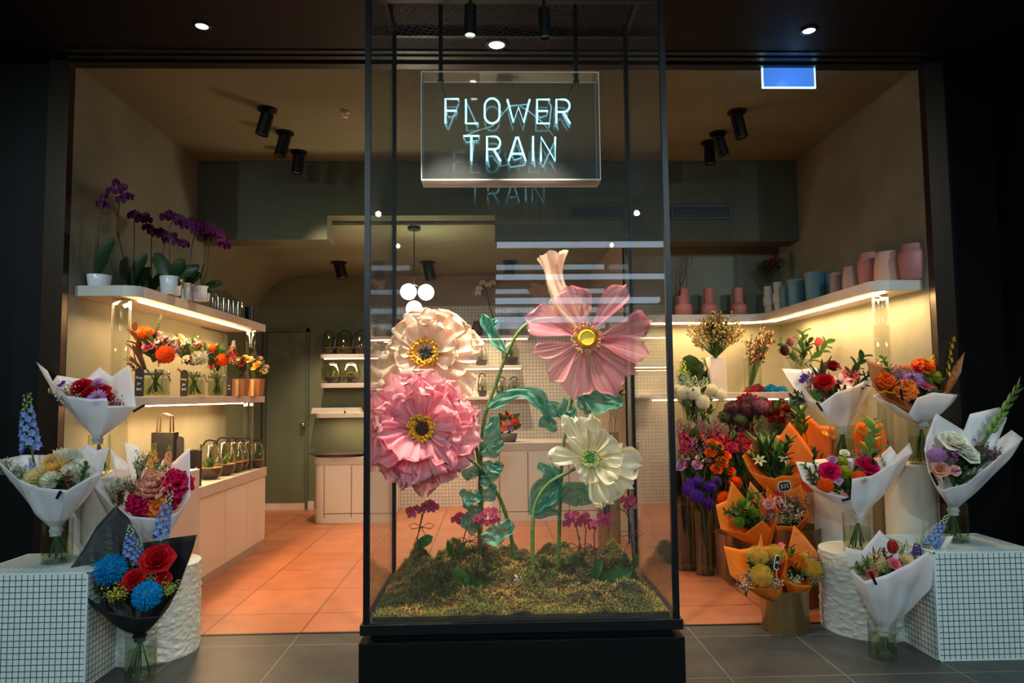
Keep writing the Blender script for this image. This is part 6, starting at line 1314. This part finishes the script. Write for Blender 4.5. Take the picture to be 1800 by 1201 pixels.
def gleaf(root, pts, wpx, d, seed=0, do=None):
    P3 = [P(x, y, d + (do or 0)) for x, y in pts]; out = []
    for i in range(len(P3) - 1):
        p0, p1, p2, p3 = P3[max(i - 1, 0)], P3[i], P3[i + 1], P3[min(i + 2, len(P3) - 1)]
        for k in range(6):
            t = k / 6; out.append(.5 * ((2 * p1) + (p2 - p0) * t + (2 * p0 - 5 * p1 + 4 * p2 - p3) * t * t + (3 * p1 - p0 - 3 * p2 + p3) * t ** 3))
    out.append(P3[-1]); n = len(out) - 1; b = MB(); rows = []; nv = 10; vals = []
    for i, p in enumerate(out):
        u = i / n; t = (out[min(i + 1, n)] - out[max(i - 1, 0)]).normalized(); s_ = Vector((0, -1, 0)).cross(t).normalized(); f = t.cross(s_)
        w_ = mm(wpx, d) * .5 * (math.sin(PI * min(1, u * .96 + .03)) ** .55) * (1 + .25 * math.sin(u * 14 + seed))
        tw = .5 * math.sin(u * 5 + seed * 1.3); row = []
        for j in range(nv + 1):
            v = -1 + 2 * j / nv; fold_ = abs(v) * w_ * .5 + .012 * math.sin(v * 5 + u * 17 + seed) + .006 * math.sin(v * 11 + seed * 2 + u * 9)
            q_ = p + s_ * (w_ * v * math.cos(tw)) + f * (fold_ + w_ * v * math.sin(tw)); row.append(q_ - root.location)
            vals.append(max(0, min(1, .5 + .9 * noise.noise(Vector((v * 4 + seed, u * 2, seed))))))
        rows.append(row)
    b.grid(rows); o = b.build('leaf', leafo, root, smooth=True); at = o.data.attributes.new('tint', 'FLOAT', 'POINT'); at.data.foreach_set('value', vals); return o
def giant(label, basepx, d):
    c = P(basepx[0], basepx[1], d); c.z = mossz(c.x, c.y) - .01 if mx0 < c.x < mx1 and my0 < c.y < my1 else c.z
    return empty('giant_flower', c, label, 'decorative flower')
yel = mat('stamen_yellow', (246, 180, 36), .5); yel2 = mat('button_yellow', (250, 204, 20), .35); brn = mat('pod_brown', (66, 40, 24), .6); drk = mat('pod_dark', (52, 56, 44), .5); pst = mat('stamen_peach', (240, 172, 100), .5); grn = mat('pod_green', (120, 168, 60), .5); pyl = mat('stamen_pale', (222, 222, 140), .5)
px_ = lambda v, d: v * d / F
# cosmos
d = 3.42; R = giant('giant translucent pink cosmos with long petals and yellow button centre, high in the case', (981, 985), 3.62)
C = P(1030, 597, d); fr = frame(Vector((-.02, -1, .08))); cos_m = organza('rose', (240, 164, 170), (222, 104, 120), .42, .30, (200, 66, 90))
gstem(R, [(981, 985, 3.62), (984, 900, 3.62), (988, 800, 3.60), (1003, 712, 3.56), (1018, 650, 3.5), (1030, 600, 3.45)])
for k, (a, L_, W, p0, p1, tw, do) in enumerate([(106, 102, 66, 20, 8, .1, .012), (55, 122, 44, 18, 5, -.15, .0), (10, 122, 54, 8, -4, .2, .01), (-12, 114, 52, 16, 2, -.2, .0), (-42, 108, 42, 10, -8, .25, .006), (-66, 114, 54, 12, 4, .1, .012), (-104, 108, 58, 8, -2, 0, .004), (-136, 100, 42, 10, 0, .2, .0), (-163, 100, 34, 16, 4, -.2, .008), (156, 116, 64, 12, 4, .15, .0)]):
    gpetal(R, C, fr, a, px_(L_, d), px_(W, d), cos_m, p0, p1, .10, .03, 1.6, 1.35, .32, seed=k + 1, off=do - .02, twist=tw, basef=.5, streak=5, jag=.05, curl=tw * .5)
gcentre(R, C, fr, px_(25, d), 'button', yel2, pst, 70)
gleaf(R, [(1020, 690), (1052, 706), (1095, 706)], 40, 3.55, 1); gleaf(R, [(1016, 684), (1030, 712), (1040, 724)], 30, 3.57, 2)
gleaf(R, [(984, 900), (950, 895), (945, 862), (975, 840)], 34, 3.6, 3); gleaf(R, [(986, 880), (1015, 862), (1046, 880)], 46, 3.6, 4)
# peach poppy
d = 3.56; R = giant('giant ruffled peach poppy with yellow stamens behind the pink one in the case', (842, 985), 3.7)
C = P(750, 624, d); fr = frame(Vector((-.12, -1, .30))); pe_m = organza('peach', (250, 224, 200), (252, 208, 168), .40, .10, (250, 190, 140))
gstem(R, [(842, 985, 3.7), (846, 900, 3.7), (840, 800, 3.68), (815, 730, 3.65), (780, 670, 3.62), (752, 630, 3.59)])
for k, (a, L_, W, p0, p1, rf) in enumerate([(112, 72, 82, 34, 8, .09), (84, 80, 90, 30, 6, .09), (58, 86, 84, 26, 4, .10), (30, 92, 84, 20, 2, .10), (6, 104, 60, 12, -4, .09), (-16, 84, 66, 10, -4, .1), (-42, 112, 56, 4, -6, .08), (-72, 90, 80, 4, -6, .09), (146, 68, 56, 24, 4, .09), (172, 74, 50, 12, 0, .09), (200, 92, 64, 6, -4, .09), (222, 96, 56, 2, -8, .09), (100, 60, 60, 50, 20, .10), (66, 66, 58, 46, 18, .12), (30, 66, 60, 40, 14, .12), (-12, 62, 52, 26, 6, .1), (165, 48, 44, 40, 20, .1), (210, 56, 50, 24, 6, .08), (128, 56, 46, 44, 18, .1)]):
    gpetal(R, C, fr, a, px_(L_, d), px_(W, d), pe_m, p0, p1, .12, rf, 2.4, .8, .16, seed=k + 20, off=.004 * (k % 3) + (.012 if k > 10 else 0), streak=6, vein=False, basef=.45)
gcentre(R, C, fr, px_(30, d), 'poppy', drk, yel, 96)
# pink peony
d = 3.38; R = giant('giant ruffled pink peony with yellow stamens and dark centre, lowest left flower in the case', (905, 980), 3.66)
C = P(742, 755, d); fr = frame(Vector((.0, -1, .12))); pk_m = organza('pink', (255, 186, 190), (248, 118, 138), .42, .06, (232, 76, 108))
gstem(R, [(905, 978, 3.66), (897, 935, 3.64), (880, 880, 3.6), (855, 840, 3.55), (832, 812, 3.5), (770, 770, 3.42)])
k = 0
for li, (n_, L_, W, p0, p1, rf, of) in enumerate([(15, 106, 62, 0, -8, .05, -.02), (14, 100, 58, 10, -4, .06, -.010), (13, 90, 50, 20, 4, .075, .0), (10, 74, 44, 34, 12, .085, .006)]):
    for i in range(n_):
        a = 360 * (i + .5 * (li % 2)) / n_ + rnd.uniform(-7, 7); k += 1
        L2 = L_ * rnd.uniform(.78, 1.05) * (1.05 if math.sin(math.radians(a)) < 0 else 1.0)
        gpetal(R, C, fr, a, px_(L2, d), px_(W * rnd.uniform(.9, 1.25), d), pk_m, p0 + rnd.uniform(-6, 12), p1 + rnd.uniform(-14, 14), .1, rf, 2.3, .9, .2, curl=rnd.uniform(-.1, .1), jag=.24, seed=k + 50, off=of + rnd.uniform(-.003, .003), streak=8, nv=14, nu=12, vein=False, basef=.45)
gcentre(R, C, fr, px_(26, d), 'poppy', brn, yel, 96)
# cream poppy
d = 3.42; R = giant('giant cream poppy with green centre, lower right in the case', (937, 998), 3.45)
C = P(1036, 808, d); fr = frame(Vector((.10, -1, .25))); cm_m = organza('cream', (246, 240, 216), (240, 226, 176), .40, .14, (236, 208, 130))
gstem(R, [(937, 998, 3.45), (936, 930, 3.45), (942, 885, 3.46), (965, 850, 3.46), (1000, 830, 3.46), (1030, 812, 3.44)])
for k, (a, L_, W, p0, p1, rf) in enumerate([(124, 94, 28, 28, 8, .06), (108, 82, 26, 38, 12, .06), (88, 82, 30, 36, 14, .07), (58, 60, 26, 30, 4, .08), (24, 64, 44, 18, 4, .1), (-8, 90, 56, 14, -2, .09), (-34, 88, 48, 6, -6, .09), (-62, 88, 44, 6, -8, .1), (-80, 84, 36, 4, -10, .1), (174, 76, 34, 14, 0, .1), (-100, 46, 36, 14, -4, .1), (140, 60, 22, 40, 20, .08), (98, 62, 24, 52, 24, .08), (-140, 34, 30, 20, 6, .1), (-45, 60, 40, 26, 6, .12), (0, 60, 36, 30, 10, .12)]):
    gpetal(R, C, fr, a, px_(L_, d), px_(W, d), cm_m, p0, p1, .14, rf, 2.2, .8, .22, seed=k + 140, off=.004 * (k % 3), streak=5, vein=(k % 2 == 0), basef=.6)
gcentre(R, C, fr, px_(17, d), 'poppy', grn, pyl, 60)
gleaf(R, [(940, 905), (962, 870), (985, 838)], 30, 3.5, 7); gleaf(R, [(985, 858), (962, 826), (944, 820)], 24, 3.5, 8); gleaf(R, [(946, 900), (970, 880), (978, 850), (975, 820)], 26, 3.52, 9)
# drooping peach trumpet with leafy stem
d = 3.5; R = giant('giant crumpled peach trumpet bud behind the pink cosmos, topmost flower in the case', (843, 980), 3.62)
gstem(R, [(843, 980, 3.62), (843, 900, 3.6), (845, 800, 3.58), (852, 735, 3.56), (870, 680, 3.55), (892, 620, 3.53), (915, 580, 3.52), (945, 562, 3.52), (1000, 560, 3.5)])
def trumpet():
    cen = [(1015, 578), (1003, 560), (992, 540), (984, 520), (975, 500), (972, 480), (971, 462), (970, 448)]; rad = [16, 21, 18, 15, 16, 13, 18, 24]
    rows = []; nn = 40
    for i, ((x, y), r_) in enumerate(zip(cen, rad)):
        c = P(x, y, 3.5); row = []
        for k in range(nn):
            a = 2 * PI * k / nn; f = 1 + .20 * math.sin(a * 5 + i * .4) * (.4 + i / 7) + .16 * noise.noise(Vector((math.cos(a) * 2, math.sin(a) * 2, i * .9)))
            row.append(c + Vector((math.cos(a) * px_(r_, 3.5) * f, math.sin(a) * px_(r_, 3.5) * f * .8, (.016 * math.sin(a * 3 + 1) + (.012 * math.cos(a) if i > 5 else 0)) * (i / 7) ** 2)) - R.location)
        rows.append(row)
    for lay in (1.0, .78):
        b = MB(); rr_ = [[sum((q for q in row), Vector()) / nn + (p - sum((q for q in row), Vector()) / nn) * lay for p in row] for row in rows]
        b.grid(rr_, closed=True); o = b.build('petal_trumpet', pe_m, R, smooth=True); md = o.modifiers.new('s', 'SUBSURF'); md.levels = 1; md.render_levels = 1
        at = o.data.attributes.new('tint', 'FLOAT', 'POINT'); at.data.foreach_set('value', [max(0, min(1, .35 + .7 * noise.noise(Vector((v[0] * 60, v[1] * 60, v[2] * 8))))) for v in b.V])
trumpet()
fr2 = frame(Vector((-.2, -1, .2)))
for k, (a, L_, W) in enumerate([(100, 60, 40), (125, 70, 36), (150, 50, 36), (70, 46, 34), (170, 40, 30)]): gpetal(R, P(1012, 575, 3.52), fr2, a, px_(L_, d), px_(W, d), pe_m, 20, 0, .2, .06, 2.5, .8, .2, seed=200 + k, vein=False)
for k, (pts, w_) in enumerate([([(893, 622), (872, 600), (856, 570), (846, 552)], 22), ([(858, 596), (868, 570), (872, 560)], 14), ([(860, 718), (885, 700), (918, 690), (945, 700), (958, 725), (970, 742)], 26), ([(938, 700), (958, 712), (985, 722), (995, 700)], 24), ([(846, 790), (862, 770), (868, 745), (862, 735)], 30), ([(846, 800), (870, 790), (880, 770)], 24), ([(846, 815), (866, 822), (886, 818)], 22), ([(844, 830), (826, 830), (820, 845)], 24), ([(844, 850), (862, 838), (874, 815)], 24), ([(844, 870), (826, 874), (810, 862)], 26), ([(844, 880), (860, 868), (868, 850)], 24), ([(844, 900), (830, 895), (818, 880)], 22), ([(845, 945), (868, 940), (888, 928), (892, 912)], 34), ([(842, 930), (824, 925), (816, 905)], 22), ([(950, 735), (965, 745), (975, 738)], 30), ([(980, 722), (1000, 735), (1010, 715)], 22)]):
    gleaf(R, pts, w_, 3.54, 10 + k, do=.03 * math.sin(k * 2))
# ---------------- small orchids in the moss ----------------
red_ribbon = mat('dark_red_ribbon', (120, 24, 34), .4)
def mini(label, base, stems_, blooms, leaves, bow, d):
    c = P(base[0], base[1], d); c.z = mossz(c.x, c.y) - .008; e = empty('small_orchid', c, label, 'orchid', 'small pink orchids in the moss')
    for pts in stems_: MB().tube([Vector((0, 0, 0))] + [P(x, y, d) - c for x, y in pts], .003, 5).build('flower_stem', mat('orchid_stem', (62, 50, 40), .5), e, smooth=True)
    for x, y in blooms:
        n = Vector((rnd.uniform(-.6, .6), -1, rnd.uniform(-.1, .5))).normalized(); child('bloom', head('orchid', 'orchid2', 'coral'), e, P(x, y, d + rnd.uniform(-.02, .02)) - c, n.to_track_quat('Z', 'Y'), mm(8.5, d))
    for x, y, wl in leaves:
        v = P(x, y, d - .05) - c; b = MB(); R_ = Matrix.Translation((0, 0, .006)) @ v.to_track_quat('X', 'Y').to_matrix().to_4x4(); petal(b, v.length, mm(wl, d), 8, 4, .5, .35, 16, -18, .14, 0, 1, 0, 0, R_); b.build('leaf', leafM, e, smooth=True)
    bx_, by_ = bow; q_ = P(bx_, by_, d - .01) - c; b = MB(); s_ = mm(1, d)
    for sg in (-1, 1):
        b.tube([q_, q_ + Vector((sg * 12 * s_, 0, 7 * s_)), q_ + Vector((sg * 22 * s_, 0, 3 * s_)), q_ + Vector((sg * 16 * s_, 0, -3 * s_)), q_], .0022, 4)
        b.tube([q_, q_ + Vector((sg * 7 * s_, -.004, -14 * s_)), q_ + Vector((sg * 14 * s_, 0, -30 * s_))], .0022, 4)
    b.dot(q_, .007); b.build('ribbon_bow', red_ribbon, e)
mini('small pink orchid with red ribbon at the far left of the moss', (730, 972), [[(735, 940), (742, 905), (728, 893)], [(736, 935), (745, 900), (752, 890)]], [(721, 898), (724, 906), (732, 896), (748, 890), (756, 886), (764, 892), (758, 896), (741, 898)], [(762, 945, 18), (752, 955, 14)], (741, 927), 3.72)
mini('small pink orchid with leaning stem, left of the tall green stem', (805, 995), [[(812, 960), (822, 920), (830, 902)]], [(800, 915), (808, 908), (818, 912), (826, 906), (812, 918), (834, 918), (838, 924)], [(788, 950, 10), (796, 958, 10), (822, 950, 8)], (826, 952), 3.66)
mini('small pink orchid with broad leaves beside the tall green stem, nearest left', (836, 1022), [[(842, 980), (840, 930), (848, 905)]], [(848, 908), (858, 900), (866, 908), (872, 916), (862, 920), (850, 920), (838, 914), (868, 900)], [(795, 1005, 18), (836, 978, 20), (852, 1030, 16), (815, 1026, 14)], (845, 948), 3.42)
mini('small pink orchid with drooping dark ribbons right of the cream stem', (1024, 1012), [[(1022, 970), (1014, 930), (1012, 912)], [(1028, 970), (1030, 930), (1024, 915)]], [(1000, 908), (1006, 916), (996, 922), (1012, 906), (1022, 914), (1030, 908), (1034, 918), (1040, 926), (1016, 922)], [(1000, 985, 14), (1022, 945, 12)], (1018, 962), 3.52)
mini('small pink orchid with long pale leaves near the right front of the moss', (1044, 1008), [[(1046, 975), (1044, 940), (1052, 915)]], [(1056, 908), (1064, 914), (1072, 908), (1066, 922), (1044, 922), (1058, 920)], [(1112, 1005, 26), (1060, 985, 20), (1062, 1028, 14)], (1048, 965), 3.46)
mini('small pink orchid with tall stem at the far right of the moss', (1114, 1004), [[(1112, 960), (1106, 910), (1100, 888)], [(1108, 920), (1100, 900), (1085, 892)]], [(1096, 880), (1104, 884), (1110, 878), (1102, 892), (1112, 890)], [(1124, 975, 16), (1098, 975, 18), (1090, 985, 10)], (1110, 940), 3.50)
b = MB()
for k in range(9): b.dot(P(912 + r.uniform(-9, 9), 1018 + r.uniform(-6, 5), 3.4), .0065)
tag(b.build('glass_beads', mat('bead_glass', (225, 222, 210), .1, spec=1)), 'small shiny glass beads lying in the middle of the moss', 'beads')
